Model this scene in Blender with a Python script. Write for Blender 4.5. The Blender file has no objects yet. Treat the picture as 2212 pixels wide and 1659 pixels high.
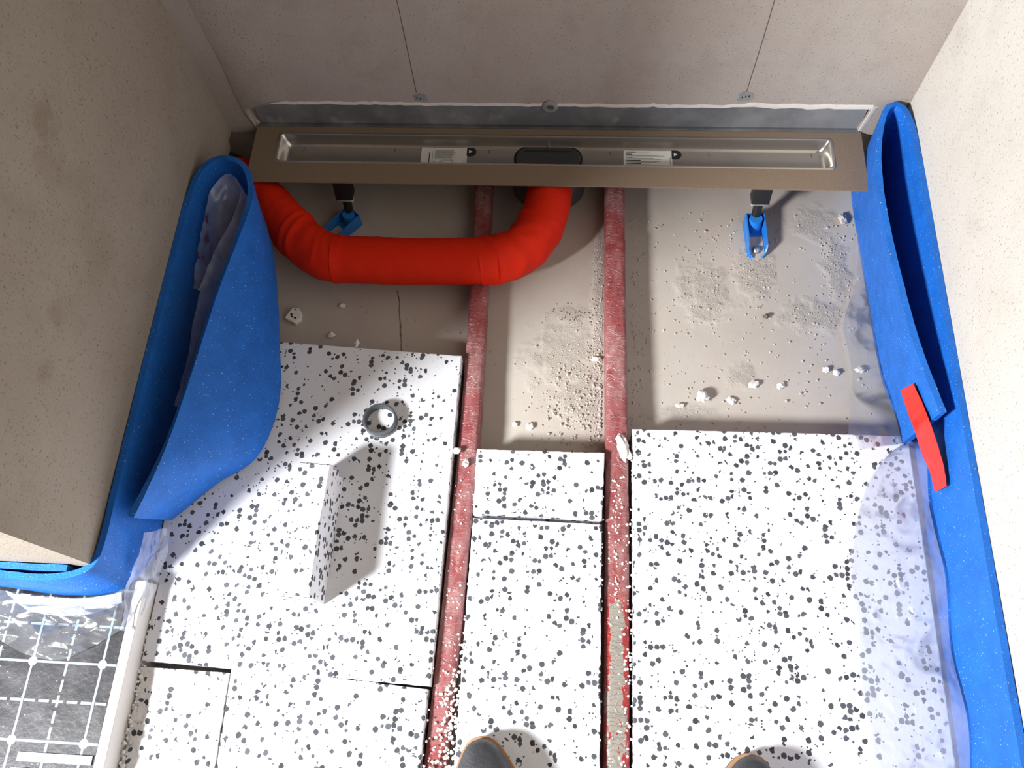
import bpy, bmesh, math, random
from mathutils import Vector, Matrix, noise
import numpy as np

random.seed(7)
S = bpy.context.scene
COL = S.collection

# ------------------------------------------------------------------ camera, world, light, exposure
FPX, W0, H0 = 1750.0, 2212.0, 1659.0
PITCH, YAW, ROLL = (math.radians(a) for a in (23.365, 9.358, -6.811))
EYE = Vector((0.0, -1.118, 1.43))
ROT = Matrix.Rotation(YAW, 3, 'Z') @ Matrix.Rotation(PITCH, 3, 'X') @ Matrix.Rotation(ROLL, 3, 'Z')
cd = bpy.data.cameras.new('camera')
cam = bpy.data.objects.new('camera', cd)
COL.objects.link(cam)
cd.sensor_width = 36.0
cd.lens = FPX / W0 * 36.0
cd.clip_start = 0.02
cam.matrix_world = Matrix.Translation(EYE) @ ROT.to_4x4()
S.camera = cam

wd = bpy.data.worlds.new('world')
S.world = wd
wd.use_nodes = True
bg = wd.node_tree.nodes['Background']
bg.inputs[0].default_value = (1.0, 0.76, 0.58, 1)
bg.inputs[1].default_value = 0.15

ld = bpy.data.lights.new('window_daylight', 'AREA')
ld.shape = 'DISK'
ld.size = 0.42
ld.energy = 175
ld.color = (0.95, 0.97, 1.0)
lo = bpy.data.objects.new('window_daylight', ld)
COL.objects.link(lo)
lo.location = (-1.77, -1.84, 1.52)
lo.rotation_euler = (Vector((-0.05, -0.62, 0.06)) - lo.location).to_track_quat('-Z', 'Y').to_euler()

S.view_settings.view_transform = 'Standard'
S.view_settings.look = 'None'
S.view_settings.gamma = 1.0
S.view_settings.use_curve_mapping = False
S.view_settings.exposure = 0.0


def at(x, y, z):
    """point at height z seen at pixel (x, y) of the photograph"""
    d = ROT @ Vector(((x - W0 / 2) / FPX, -(y - H0 / 2) / FPX, -1))
    return EYE + d * ((z - EYE.z) / d.z)


def at_x(x, y, X):
    d = ROT @ Vector(((x - W0 / 2) / FPX, -(y - H0 / 2) / FPX, -1))
    return EYE + d * ((X - EYE.x) / d.x)


WXL, WXR, WEND, WTOP = -0.713, 0.630, -0.922, 2.45

# ------------------------------------------------------------------ materials
class NT:
    def __init__(self, name):
        self.m = bpy.data.materials.new(name)
        self.m.use_nodes = True
        self.t = self.m.node_tree
        self.b = self.t.nodes['Principled BSDF']
        self.out = self.t.nodes['Material Output']
        self.tc = self.n('ShaderNodeTexCoord')
        self.co = self.tc.outputs['Object']

    def n(self, kind, **kw):
        nd = self.t.nodes.new(kind)
        for k, v in kw.items():
            setattr(nd, k, v)
        return nd

    def l(self, a, b):
        self.t.links.new(a, b)

    def noise(self, scale, detail=4, rough=0.6, co=None):
        nd = self.n('ShaderNodeTexNoise')
        nd.inputs['Scale'].default_value = scale
        nd.inputs['Detail'].default_value = detail
        nd.inputs['Roughness'].default_value = rough
        self.l(co or self.co, nd.inputs['Vector'])
        return nd

    def scaled(self, s, co=None):
        mp = self.n('ShaderNodeMapping')
        mp.inputs['Scale'].default_value = s
        self.l(co or self.co, mp.inputs['Vector'])
        return mp.outputs[0]

    def ramp(self, src, a, b, lo=0.0, hi=1.0):
        mr = self.n('ShaderNodeMapRange')
        mr.inputs['From Min'].default_value = a
        mr.inputs['From Max'].default_value = b
        mr.inputs['To Min'].default_value = lo
        mr.inputs['To Max'].default_value = hi
        self.l(src, mr.inputs['Value'])
        return mr.outputs[0]

    def math(self, op, a, b=None):
        nd = self.n('ShaderNodeMath', operation=op)
        for i, v in enumerate((a, b)):
            if v is None:
                continue
            if isinstance(v, (int, float)):
                nd.inputs[i].default_value = v
            else:
                self.l(v, nd.inputs[i])
        return nd.outputs[0]

    def mix(self, fac, a, b):
        nd = self.n('ShaderNodeMix', data_type='RGBA')
        for i, v in ((0, fac), (6, a), (7, b)):
            if isinstance(v, tuple):
                nd.inputs[i].default_value = (*v, 1)
            elif isinstance(v, (int, float)):
                nd.inputs[i].default_value = v
            else:
                self.l(v, nd.inputs[i])
        return nd.outputs[2]

    def bump(self, h, strength=0.4, dist=0.002, prev=None):
        nd = self.n('ShaderNodeBump')
        nd.inputs['Strength'].default_value = strength
        nd.inputs['Distance'].default_value = dist
        self.l(h, nd.inputs['Height'])
        if prev is not None:
            self.l(prev, nd.inputs['Normal'])
        return nd.outputs[0]

    def done(self, color=None, rough=0.6, metal=0.0, normal=None, spec=None):
        b = self.b
        for key, v in (('Base Color', color), ('Roughness', rough), ('Metallic', metal), ('Normal', normal),
                       ('Specular IOR Level', spec)):
            if v is None:
                continue
            if isinstance(v, tuple):
                b.inputs[key].default_value = (*v, 1)
            elif isinstance(v, (int, float)):
                b.inputs[key].default_value = v
            else:
                self.l(v, b.inputs[key])
        return self.m


def plain(name, color, rough=0.6, metal=0.0, var=0.12, scale=60, bump=0.15, bdist=0.001, spec=None):
    t = NT(name)
    n = t.noise(scale)
    dark = tuple(c * (1 - var) for c in color)
    lite = tuple(min(1, c * (1 + var)) for c in color)
    c = t.mix(n.outputs[0], dark, lite)
    f = t.noise(scale * 6, 2)
    return t.done(c, rough, metal, t.bump(f.outputs[0], bump, bdist) if bump else None, spec)


def plaster(name, base, stain, pits=1.0, spots=()):
    t = NT(name)
    big = t.noise(2.6, 5, 0.62)
    c = t.mix(t.ramp(big.outputs[0], 0.44, 0.72), base, stain)
    med = t.noise(9, 5, 0.7)
    c = t.mix(t.ramp(med.outputs[0], 0.52, 0.78, 0, 0.55), c, tuple(x * 0.80 for x in stain))
    sp = t.noise(260, 2, 0.5)
    c = t.mix(t.ramp(sp.outputs[0], 0.645, 0.71, 0, 0.55 * pits), c, tuple(x * 0.33 for x in base))
    sp2 = t.noise(75, 3, 0.6)
    c = t.mix(t.ramp(sp2.outputs[0], 0.71, 0.78, 0, 0.75 * pits), c, tuple(x * 0.30 for x in base))
    g = t.noise(520, 3, 0.6)
    for (sx_, sy_, sz_), rad, amt in spots:
        mp = t.n('ShaderNodeMapping')
        mp.inputs['Location'].default_value = (-sx_, -sy_, -sz_)
        t.l(t.co, mp.inputs['Vector'])
        ln = t.n('ShaderNodeVectorMath', operation='LENGTH')
        t.l(mp.outputs[0], ln.inputs[0])
        rr = t.math('ADD', t.math('DIVIDE', ln.outputs['Value'], rad), t.ramp(t.noise(34, 5, 0.7).outputs[0], 0.3, 0.7, -0.55, 0.55))
        c = t.mix(t.ramp(rr, 1.0, 0.3, 0, amt), c, (0.20, 0.14, 0.092))
    nb = t.bump(g.outputs[0], 0.30, 0.0012)
    nb = t.bump(t.ramp(sp.outputs[0], 0.56, 0.72, 1, 0), 0.45 * pits, 0.0015, nb)
    return t.done(c, 0.95, 0, nb, 0.15)


def eps(name, thresh=0.72, white=(0.79, 0.80, 0.835), dirty=0.25, crumbly=0.0):
    t = NT(name)
    wob = t.noise(230, 2)
    add = t.n('ShaderNodeMixRGB', blend_type='LINEAR_LIGHT')
    add.inputs[0].default_value = 0.0016
    t.l(t.co, add.inputs[1])
    t.l(wob.outputs['Color'], add.inputs[2])
    v = t.n('ShaderNodeTexVoronoi', feature='F1')
    v.inputs['Scale'].default_value = 106
    v.inputs['Randomness'].default_value = 0.92
    t.l(add.outputs[0], v.inputs['Vector'])
    sep = t.n('ShaderNodeSeparateColor')
    t.l(v.outputs['Color'], sep.inputs[0])
    clus = t.noise(26, 2)
    lim = t.ramp(clus.outputs[0], 0.32, 0.68, thresh + 0.15, thresh - 0.13)
    pick = t.math('GREATER_THAN', sep.outputs[0], lim)
    disc = t.ramp(v.outputs['Distance'], 0.475, 0.515, 1, 0)
    dots = t.math('MULTIPLY', pick, disc)
    vs = t.n('ShaderNodeTexVoronoi', feature='F1')
    vs.inputs['Scale'].default_value = 210
    t.l(add.outputs[0], vs.inputs['Vector'])
    sp2 = t.n('ShaderNodeSeparateColor')
    t.l(vs.outputs['Color'], sp2.inputs[0])
    dots = t.math('MAXIMUM', dots, t.math('MULTIPLY', t.math('GREATER_THAN', sp2.outputs[0], 0.93), t.ramp(vs.outputs['Distance'], 0.30, 0.36, 1, 0)))
    ns = t.noise(5, 4)
    wh = t.mix(t.ramp(ns.outputs[0], 0.45, 0.8, 0, dirty), white, (0.66, 0.58, 0.50))
    fine = t.noise(170, 3, 0.7)
    wh = t.mix(t.ramp(fine.outputs[0], 0.62, 0.72, 0, 0.25 + 0.3 * crumbly), wh, (0.35, 0.32, 0.30))
    dk = t.mix(sep.outputs[1], (0.040, 0.042, 0.048), (0.10, 0.105, 0.12))
    c = t.mix(dots, wh, dk)
    v2 = t.n('ShaderNodeTexVoronoi', feature='F1')
    v2.inputs['Scale'].default_value = 190
    t.l(t.co, v2.inputs['Vector'])
    nb = t.bump(v2.outputs['Distance'], 0.16 + 0.7 * crumbly, 0.0016)
    return t.done(c, 0.75, 0, nb, 0.3)


def foam(name, col, sparkle=0.5):
    t = NT(name)
    v = t.n('ShaderNodeTexVoronoi', feature='F1')
    v.inputs['Scale'].default_value = 430
    t.l(t.co, v.inputs['Vector'])
    n = t.noise(30, 3)
    c = t.mix(t.ramp(n.outputs[0], 0.3, 0.7), tuple(x * 0.88 for x in col), tuple(min(1, x * 1.12) for x in col))
    sp = t.noise(330, 1, 0.4)
    c = t.mix(t.ramp(sp.outputs[0], 0.70, 0.77, 0, sparkle), c, (0.55, 0.78, 1.0))
    nb = t.bump(v.outputs['Distance'], 0.35, 0.0012)
    nb = t.bump(t.noise(70, 3).outputs[0], 0.15, 0.003, nb)
    t.b.inputs['Subsurface Weight'].default_value = 0.0
    return t.done(c, 0.55, 0, nb, 0.28)


def film(name, amount, tint=(0.86, 0.9, 1.0), rough=0.12, bump=0.5):
    t = NT(name)
    tr = t.n('ShaderNodeBsdfTransparent')
    tr.inputs[0].default_value = (0.97, 0.98, 1.0, 1)
    gl = t.n('ShaderNodeBsdfGlossy')
    gl.inputs['Roughness'].default_value = rough
    df = t.n('ShaderNodeBsdfTranslucent')
    df.inputs[0].default_value = (*tint, 1)
    d2 = t.n('ShaderNodeBsdfDiffuse')
    d2.inputs[0].default_value = (*tint, 1)
    md = t.n('ShaderNodeMixShader')
    t.l(df.outputs[0], md.inputs[1])
    t.l(d2.outputs[0], md.inputs[2])
    n = t.noise(45, 5, 0.65)
    nb = t.bump(n.outputs[0], bump, 0.004)
    t.l(nb, gl.inputs['Normal'])
    lw = t.n('ShaderNodeLayerWeight')
    lw.inputs[0].default_value = 0.18
    t.l(nb, lw.inputs['Normal'])
    m1 = t.n('ShaderNodeMixShader')
    cl = t.noise(14, 3)
    t.l(t.ramp(cl.outputs[0], 0.3, 0.7, amount * 0.7, amount * 1.3), m1.inputs[0])
    t.l(tr.outputs[0], m1.inputs[1])
    t.l(md.outputs[0], m1.inputs[2])
    m2 = t.n('ShaderNodeMixShader')
    t.l(t.ramp(lw.outputs['Fresnel'], 0.0, 1.0, 0.07, 0.9), m2.inputs[0])
    t.l(m1.outputs[0], m2.inputs[1])
    t.l(gl.outputs[0], m2.inputs[2])
    t.l(m2.outputs[0], t.out.inputs[0])
    return t.m


M = {}
M['wall'] = plaster('gypsum_plaster_shaded', (0.325, 0.280, 0.228), (0.285, 0.236, 0.185), 1.0,  # left wall's shade put into the plaster colour, darker and warmer; spots are stains
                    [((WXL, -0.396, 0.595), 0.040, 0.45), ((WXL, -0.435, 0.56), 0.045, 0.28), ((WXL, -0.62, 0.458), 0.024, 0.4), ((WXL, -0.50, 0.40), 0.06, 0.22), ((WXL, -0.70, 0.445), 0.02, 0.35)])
M['wall_right'] = plaster('gypsum_plaster_lit', (0.60, 0.56, 0.50), (0.56, 0.51, 0.45), 1.0)  # same plaster, paler to carry the light on the right wall
M['wall_back'] = plaster('gypsum_plaster_dim', (0.415, 0.370, 0.330), (0.36, 0.295, 0.255))  # same plaster, the back wall's half shade put into its colour
M['render'] = plain('white_filler', (0.66, 0.62, 0.56), 0.9, var=0.1, scale=90, bump=0.4)
M['eps'] = eps('speckled_polystyrene')
M['eps_crumbly'] = eps('speckled_polystyrene_crumbled', 0.76, dirty=0.9, crumbly=0.9)
M['blue'] = foam('blue_foam', (0.012, 0.135, 0.53))
M['tape'] = plain('red_tape', (0.78, 0.022, 0.012), 0.35, var=0.08, scale=40, bump=0.1)
M['sock'] = plain('orange_red_sleeve', (0.66, 0.019, 0.003), 0.62, var=0.10, scale=25, bump=0.25, bdist=0.002, spec=0.15)
M['steel'] = plain('brushed_steel', (0.50, 0.47, 0.43), 0.26, 0.9, var=0.06, scale=18, bump=0.04)
M['dark_plastic'] = plain('dark_grey_plastic', (0.045, 0.047, 0.047), 0.38, var=0.1, bump=0.1)
M['black'] = plain('black_plastic', (0.010, 0.010, 0.011), 0.45, var=0.1, bump=0.05)
M['clamp'] = plain('bright_zinc', (0.5, 0.5, 0.5), 0.35, 0.9, bump=0)
M['blue_plastic'] = plain('blue_plastic', (0.018, 0.19, 0.60), 0.4, var=0.1, bump=0.1)
M['dust'] = plain('cement_dust', (0.45, 0.39, 0.33), 0.95, var=0.25, scale=120, bump=0.5)
M['paper'] = plain('white_paper', (0.70, 0.69, 0.66), 0.6, var=0.03, bump=0)
M['ink'] = plain('black_ink', (0.012, 0.012, 0.012), 0.6, bump=0)
M['grey_ink'] = plain('grey_ink', (0.30, 0.30, 0.29), 0.6, bump=0)
M['mark'] = plain('weld_mark', (0.12, 0.105, 0.09), 0.5, bump=0)
M['rubber'] = plain('grey_rubber', (0.085, 0.095, 0.10), 0.5, var=0.15, scale=80)
M['leather'] = plain('dark_boot_leather', (0.045, 0.046, 0.050), 0.5, var=0.55, scale=45, bump=0.5, bdist=0.002)
M['welt'] = plain('tan_welt', (0.42, 0.22, 0.10), 0.6, var=0.2)
M['sole'] = plain('boot_sole', (0.05, 0.045, 0.04), 0.8)
M['foil_edge'] = plain('pale_foam_edge', (0.66, 0.63, 0.60), 0.8, var=0.06, scale=200, bump=0.4)
M['bar'] = plain('pale_blue_print', (0.30, 0.38, 0.44), 0.6, bump=0)
M['crumb'] = plain('white_crumb', (0.78, 0.75, 0.70), 0.85, var=0.15, scale=150, bump=0.4)
M['cement'] = plain('cement_crumb', (0.50, 0.45, 0.39), 0.95, var=0.3, scale=90, bump=0.4)
M['void'] = plain('hole_shade', (0.16, 0.10, 0.075), 0.95, var=0.3, scale=30, bump=0.6, bdist=0.01)  # dark tone painted in for the shade deep in the wall hole
M['crack'] = plain('brown_crack', (0.20, 0.13, 0.09), 0.9, bump=0)
M['line'] = plain('pencil_line', (0.10, 0.085, 0.075), 0.9, bump=0)
M['tab'] = plain('grey_tab', (0.26, 0.27, 0.27), 0.7, var=0.3, scale=150, bump=0.3)
M['film_right'] = film('clear_film', 0.32, (0.80, 0.84, 1.0), 0.14, 0.35)
M['film_floor'] = film('clear_film_floor', 0.13, (0.85, 0.88, 0.95))
M['film_ribbon'] = film('clear_film_ribbon', 0.52, (0.62, 0.70, 0.92), 0.25, 0.3)
M['film_fold'] = film('clear_film_folded', 0.55, (0.93, 0.95, 1.0), 0.18, 0.3)
M['film_crumpled'] = film('clear_film_crumpled', 0.11, (0.95, 0.97, 1.0), 0.20, 0.25)


def mk_sand():
    t = NT('sand_coated_flange')
    g = t.noise(1100, 2, 0.6)
    c = t.mix(t.ramp(g.outputs[0], 0.35, 0.65), (0.175, 0.125, 0.085), (0.30, 0.22, 0.155))
    sp = t.noise(800, 1)
    c = t.mix(t.ramp(sp.outputs[0], 0.70, 0.76, 0, 0.9), c, (0.62, 0.56, 0.48))
    return t.done(c, 0.8, 0, t.bump(g.outputs[0], 0.5, 0.0012), 0.3)


def mk_upstand():
    t = NT('blotched_galvanised_sheet')
    n = t.noise(9, 5, 0.6)
    c = t.mix(t.ramp(n.outputs[0], 0.40, 0.62), (0.17, 0.175, 0.185), (0.28, 0.285, 0.29))
    n2 = t.noise(17, 3, 0.5)
    c = t.mix(t.ramp(n2.outputs[0], 0.60, 0.68, 0, 0.6), c, (0.42, 0.42, 0.41))
    return t.done(c, 0.5, 0.25, t.bump(n2.outputs[0], 0.1, 0.001))


def mk_floor():
    t = NT('concrete_floor')
    n = t.noise(3.2, 5, 0.6)
    c = t.mix(t.ramp(n.outputs[0], 0.35, 0.7), (0.50, 0.455, 0.40), (0.42, 0.365, 0.31))
    pk = t.noise(4.3, 2)
    c = t.mix(t.ramp(pk.outputs[0], 0.55, 0.75, 0, 0.5), c, (0.50, 0.39, 0.33))
    at_ = t.n('ShaderNodeAttribute', attribute_name='rough')
    fine = t.noise(300, 4, 0.75)
    c = t.mix(t.math('MULTIPLY', at_.outputs['Fac'], t.ramp(fine.outputs[0], 0.4, 0.65)), c, (0.50, 0.445, 0.375))
    sp = t.noise(420, 1)
    c = t.mix(t.ramp(sp.outputs[0], 0.74, 0.78, 0, 0.6), c, (0.10, 0.085, 0.07))
    h = t.math('MULTIPLY', fine.outputs[0], t.math('ADD', t.math('MULTIPLY', at_.outputs['Fac'], 1.0), 0.10))
    return t.done(c, 0.62, 0, t.bump(h, 0.9, 0.003), 0.35)


def mk_pipe(name, smear):
    t = NT(name)
    n = t.noise(10, 4, 0.6)
    fr = t.noise(1, 4, 0.65, t.scaled((90, 30, 90)))
    dustf = t.math('MULTIPLY', t.ramp(n.outputs[0], 0.38, 0.62, 0.25, 1.0), t.ramp(fr.outputs[0], 0.35, 0.7, 0.2, 0.85))
    base = t.mix(t.noise(5, 2).outputs[0], (0.27, 0.022, 0.026), (0.20, 0.026, 0.030))
    c = t.mix(t.math('MULTIPLY', dustf, 0.95), base, (0.44, 0.27, 0.255))
    v = t.n('ShaderNodeTexVoronoi', feature='DISTANCE_TO_EDGE')
    v.inputs['Scale'].default_value = 1.0
    wob = t.noise(60, 2)
    add = t.n('ShaderNodeMixRGB', blend_type='LINEAR_LIGHT')
    add.inputs[0].default_value = 0.008
    t.l(t.co, add.inputs[1])
    t.l(wob.outputs['Color'], add.inputs[2])
    t.l(t.scaled((22, 135, 22), add.outputs[0]), v.inputs['Vector'])
    crk = t.ramp(v.outputs['Distance'], 0.0, 0.07, 1, 0)
    c = t.mix(t.math('MULTIPLY', crk, t.ramp(n.outputs[0], 0.4, 0.6, 0.03, 0.30)), c, (0.62, 0.45, 0.42))
    if smear:
        sx = t.n('ShaderNodeSeparateXYZ')
        t.l(t.co, sx.inputs[0])
        m1 = t.ramp(sx.outputs[1], -0.285, -0.335)
        ctr = t.ramp(t.math('ABSOLUTE', t.math('SUBTRACT', sx.outputs[0], 0.007)), 0.021, 0.006, 0, 1)
        fl = t.noise(1, 5, 0.7, t.scaled((60, 28, 60)))
        mask = t.math('GREATER_THAN', t.math('MULTIPLY', m1, t.math('ADD', ctr, t.ramp(fl.outputs[0], 0.3, 0.7, -0.75, 0.55))), 0.50)
        c = t.mix(mask, t.mix(m1, c, (0.34, 0.028, 0.026)), t.mix(t.noise(200, 2).outputs[0], (0.24, 0.215, 0.185), (0.33, 0.30, 0.26)))
    nb = t.bump(crk, 0.6, 0.0014)
    nb = t.bump(fr.outputs[0], 0.3, 0.0016, nb)
    return t.done(c, 0.36, 0, nb, 0.5)


def mk_foil():
    """black foil printed with a solid grid, node dots and a dashed half grid; local coordinates start at a node"""
    t = NT('printed_black_foil')
    sx = t.n('ShaderNodeSeparateXYZ')
    t.l(t.co, sx.inputs[0])
    P = 0.1155

    def cell(o, off=0.0):
        a = t.math('ADD', t.math('DIVIDE', o, P), 1000.5 + off)
        return t.math('MULTIPLY', t.math('SUBTRACT', t.math('FRACT', a), 0.5), P)
    x, y = cell(sx.outputs[0]), cell(sx.outputs[1])
    xh, yh = cell(sx.outputs[0], 0.5), cell(sx.outputs[1], 0.5)
    lt = lambda a, w: t.math('LESS_THAN', t.math('ABSOLUTE', a), w)
    solid = t.math('MAXIMUM', lt(x, 0.0018), lt(y, 0.0018))
    dot = t.math('LESS_THAN', t.math('SQRT', t.math('ADD', t.math('MULTIPLY', x, x), t.math('MULTIPLY', y, y))), 0.0072)

    def dash(o):
        a = t.math('FRACT', t.math('ADD', t.math('DIVIDE', o, P / 5), 1000.5 + 0.36))
        return t.math('LESS_THAN', a, 0.76)
    dashed = t.math('MAXIMUM', t.math('MULTIPLY', lt(xh, 0.0020), dash(y)), t.math('MULTIPLY', lt(yh, 0.0020), dash(x)))
    pr = t.math('MAXIMUM', t.math('MAXIMUM', solid, dot), dashed)
    n = t.noise(16, 5, 0.65)
    bk = t.mix(t.ramp(n.outputs[0], 0.4, 0.75), (0.016, 0.015, 0.017), (0.060, 0.057, 0.060))
    d2 = t.noise(160, 2)
    bk = t.mix(t.ramp(d2.outputs[0], 0.70, 0.75, 0, 0.5), bk, (0.7, 0.7, 0.7))
    c = t.mix(pr, bk, (0.25, 0.32, 0.37))
    return t.done(c, 0.45, 0, t.bump(t.noise(22, 5, 0.6).outputs[0], 0.35, 0.006), 0.35)


M['sand'] = mk_sand()
M['upstand'] = mk_upstand()
M['floor'] = mk_floor()
M['pipe'] = mk_pipe('dusty_red_film', False)
M['pipe_smeared'] = mk_pipe('dusty_red_film_with_cement', True)
M['foil'] = mk_foil()


# ------------------------------------------------------------------ mesh helpers
def link(name, bm, mat, parent=None, loc=(0, 0, 0), smooth=40.0):
    """bm is in world metres; the object gets its origin at loc (or at its parent's place)"""
    base = Vector(loc) if parent is None else Vector(parent['base'])
    bmesh.ops.translate(bm, verts=bm.verts, vec=-base)
    bmesh.ops.recalc_face_normals(bm, faces=bm.faces)
    if smooth:
        for f_ in bm.faces:
            f_.smooth = True
        ca = math.radians(smooth)
        for e in bm.edges:
            if len(e.link_faces) == 2 and e.calc_face_angle(0) > ca:
                e.smooth = False
    me = bpy.data.meshes.new(name)
    bm.to_mesh(me)
    bm.free()
    for m in (mat if isinstance(mat, list) else [mat]):
        me.materials.append(m)
    o = bpy.data.objects.new(name, me)
    COL.objects.link(o)
    o['base'] = tuple(base)
    if parent is None:
        o.location = base
    else:
        o.parent = parent
    return o


def tag(o, label, cat, group=None, kind=None):
    o['label'] = label
    o['category'] = cat
    if group:
        o['group'] = group
    if kind:
        o['kind'] = kind
    return o


def empty(name, loc, label, cat, group=None):
    o = bpy.data.objects.new(name, None)
    o.location = loc
    o.empty_display_size = 0.05
    COL.objects.link(o)
    o['base'] = tuple(loc)
    return tag(o, label, cat, group)


def box_bm(x0, x1, y0, y1, z0, z1, bev=0.0, seg=2, bm=None):
    b = bm or bmesh.new()
    vs = [b.verts.new((x, y, z)) for z in (z0, z1) for y in (y0, y1) for x in (x0, x1)]
    fs = [b.faces.new([vs[i] for i in q]) for q in ((0, 2, 3, 1), (4, 5, 7, 6), (0, 1, 5, 4), (2, 6, 7, 3), (0, 4, 6, 2), (1, 3, 7, 5))]
    if bev:
        es = list({e for f_ in fs for e in f_.edges})
        bmesh.ops.bevel(b, geom=es, offset=bev, segments=seg, affect='EDGES', profile=0.5)
    return b


def prism_bm(outline, lo, hi, axis='z', bm=None):
    """outline (a, b) extruded along axis from lo to hi"""
    b = bm or bmesh.new()

    def pt(a, c, h):
        return (a, c, h) if axis == 'z' else ((a, h, c) if axis == 'y' else (h, a, c))
    r0 = [b.verts.new(pt(a, c, lo)) for a, c in outline]
    r1 = [b.verts.new(pt(a, c, hi)) for a, c in outline]
    n = len(outline)
    b.faces.new(r0[::-1])
    b.faces.new(r1)
    for i in range(n):
        b.faces.new((r0[i], r0[(i + 1) % n], r1[(i + 1) % n], r1[i]))
    return b


def loft_bm(rings, close=True, caps=True, bm=None):
    b = bm or bmesh.new()
    rs = [[b.verts.new(p) for p in r] for r in rings]
    n = len(rings[0])
    for a, c in zip(rs, rs[1:]):
        for i in range(n if close else n - 1):
            b.faces.new((a[i], a[(i + 1) % n], c[(i + 1) % n], c[i]))
    if caps and close:
        b.faces.new(rs[0][::-1])
        b.faces.new(rs[-1])
    return b


def cr(pts, n):
    """Catmull-Rom through the points, n samples evenly spread by arc length"""
    P = [Vector(p) for p in pts]
    P = [P[0] * 2 - P[1]] + P + [P[-1] * 2 - P[-2]]
    out = []
    for i in range(1, len(P) - 2):
        for k in range(24):
            t = k / 24
            p0, p1, p2, p3 = P[i - 1:i + 3]
            out.append(0.5 * ((2 * p1) + (p2 - p0) * t + (2 * p0 - 5 * p1 + 4 * p2 - p3) * t * t + (3 * p1 - p0 - 3 * p2 + p3) * t ** 3))
    out.append(P[-2])
    d = [0.0]
    for a, b in zip(out, out[1:]):
        d.append(d[-1] + (b - a).length)
    res = []
    for k in range(n):
        s = d[-1] * k / (n - 1)
        j = min(max(np.searchsorted(d, s) - 1, 0), len(out) - 2)
        w = (s - d[j]) / max(d[j + 1] - d[j], 1e-9)
        res.append(out[j].lerp(out[j + 1], w))
    return res


def pair_cr(T, B, n):
    """resample two matched edge curves together (6-vectors) so that the rungs stay matched"""
    P = [np.array([*a, *b]) for a, b in zip(T, B)]
    P = [2 * P[0] - P[1]] + P + [2 * P[-1] - P[-2]]
    out = []
    for i in range(1, len(P) - 2):
        for k in range(24):
            t = k / 24
            p0, p1, p2, p3 = P[i - 1:i + 3]
            out.append(0.5 * ((2 * p1) + (p2 - p0) * t + (2 * p0 - 5 * p1 + 4 * p2 - p3) * t * t + (3 * p1 - p0 - 3 * p2 + p3) * t ** 3))
    out.append(P[-2])
    d = [0.0]
    for a, b in zip(out, out[1:]):
        d.append(d[-1] + float(np.linalg.norm(b - a)))
    res = []
    for k in range(n):
        s = d[-1] * k / (n - 1)
        j = min(max(int(np.searchsorted(d, s)) - 1, 0), len(out) - 2)
        w = (s - d[j]) / max(d[j + 1] - d[j], 1e-9)
        res.append(out[j] * (1 - w) + out[j + 1] * w)
    return [Vector(r[:3]) for r in res], [Vector(r[3:]) for r in res]


def ruled_solid(T, B, thick, n=90, m=10, rough=0.0006, bow=None):
    T, B = pair_cr(T, B, n)
    g = [[T[i].lerp(B[i], j / m) + (bow(i / (n - 1), j / m) if bow else Vector()) for j in range(m + 1)] for i in range(n)]
    nor = []
    for i in range(n):
        row = []
        for j in range(m + 1):
            du = g[min(i + 1, n - 1)][j] - g[max(i - 1, 0)][j]
            dv = g[i][min(j + 1, m)] - g[i][max(j - 1, 0)]
            row.append(du.cross(dv).normalized())
        nor.append(row)
    rings = []
    for i in range(n):
        ring = []
        for j in range(m + 1):
            w = noise.noise(g[i][j] * 45) * rough
            ring.append(g[i][j] + nor[i][j] * (thick / 2 + w))
        for j in range(m, -1, -1):
            w = noise.noise(g[i][j] * 45 + Vector((9, 3, 1))) * rough
            ring.append(g[i][j] - nor[i][j] * (thick / 2 + w))
        rings.append(ring)
    return loft_bm(rings)


def sheet(T, B, n=60, m=24, wr=0.004, sc=20.0, lift=0.0, seed=0.0, amp=None, an=(1, 1, 1)):
    """thin film between two edge curves, crumpled with ridged noise along its own normal"""
    T, B = pair_cr(T, B, n)
    b = bmesh.new()
    vs = []
    for i in range(n):
        row = []
        for j in range(m + 1):
            p = T[i].lerp(B[i], j / m)
            q = Vector((p.x * an[0], p.y * an[1], p.z * an[2])) * sc + Vector((seed, seed * 1.7, -seed))
            r = 1 - abs(noise.noise(q)) * 2.2 + 0.5 * (1 - abs(noise.noise(q * 2.3 + Vector((5, 1, 2)))) * 2.2)
            du = T[min(i + 1, n - 1)] - T[max(i - 1, 0)]
            nn = du.cross(B[i] - T[i]).normalized()
            if nn.z < 0:
                nn = -nn
            k = amp(i / (n - 1), j / m) if amp else 1.0
            row.append(b.verts.new(p + nn * (wr * max(r, -0.2) * k + lift)))
        vs.append(row)
    for i in range(n - 1):
        for j in range(m):
            b.faces.new((vs[i][j], vs[i + 1][j], vs[i + 1][j + 1], vs[i][j + 1]))
    return b


def tube_bm(path, rad, seg=28, wob=None, n=None, squash=None):
    """sweep; rad(t) radius; wob(t, angle) radial offset"""
    pts = cr(path, n) if n else [Vector(p) for p in path]
    N = len(pts)
    rings = []
    for i, p in enumerate(pts):
        tg = (pts[min(i + 1, N - 1)] - pts[max(i - 1, 0)]).normalized()
        side = tg.cross(Vector((0, 0, 1)))
        side = side.normalized() if side.length > 1e-4 else Vector((1, 0, 0))
        up = side.cross(tg).normalized()
        t = i / (N - 1)
        ring = []
        for k in range(seg):
            a = 2 * math.pi * k / seg
            r = rad(t) + (wob(t, a, p) if wob else 0)
            ring.append(p + side * (math.cos(a) * r) + up * (math.sin(a) * r))
        rings.append(ring)
    return loft_bm(rings)


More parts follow.
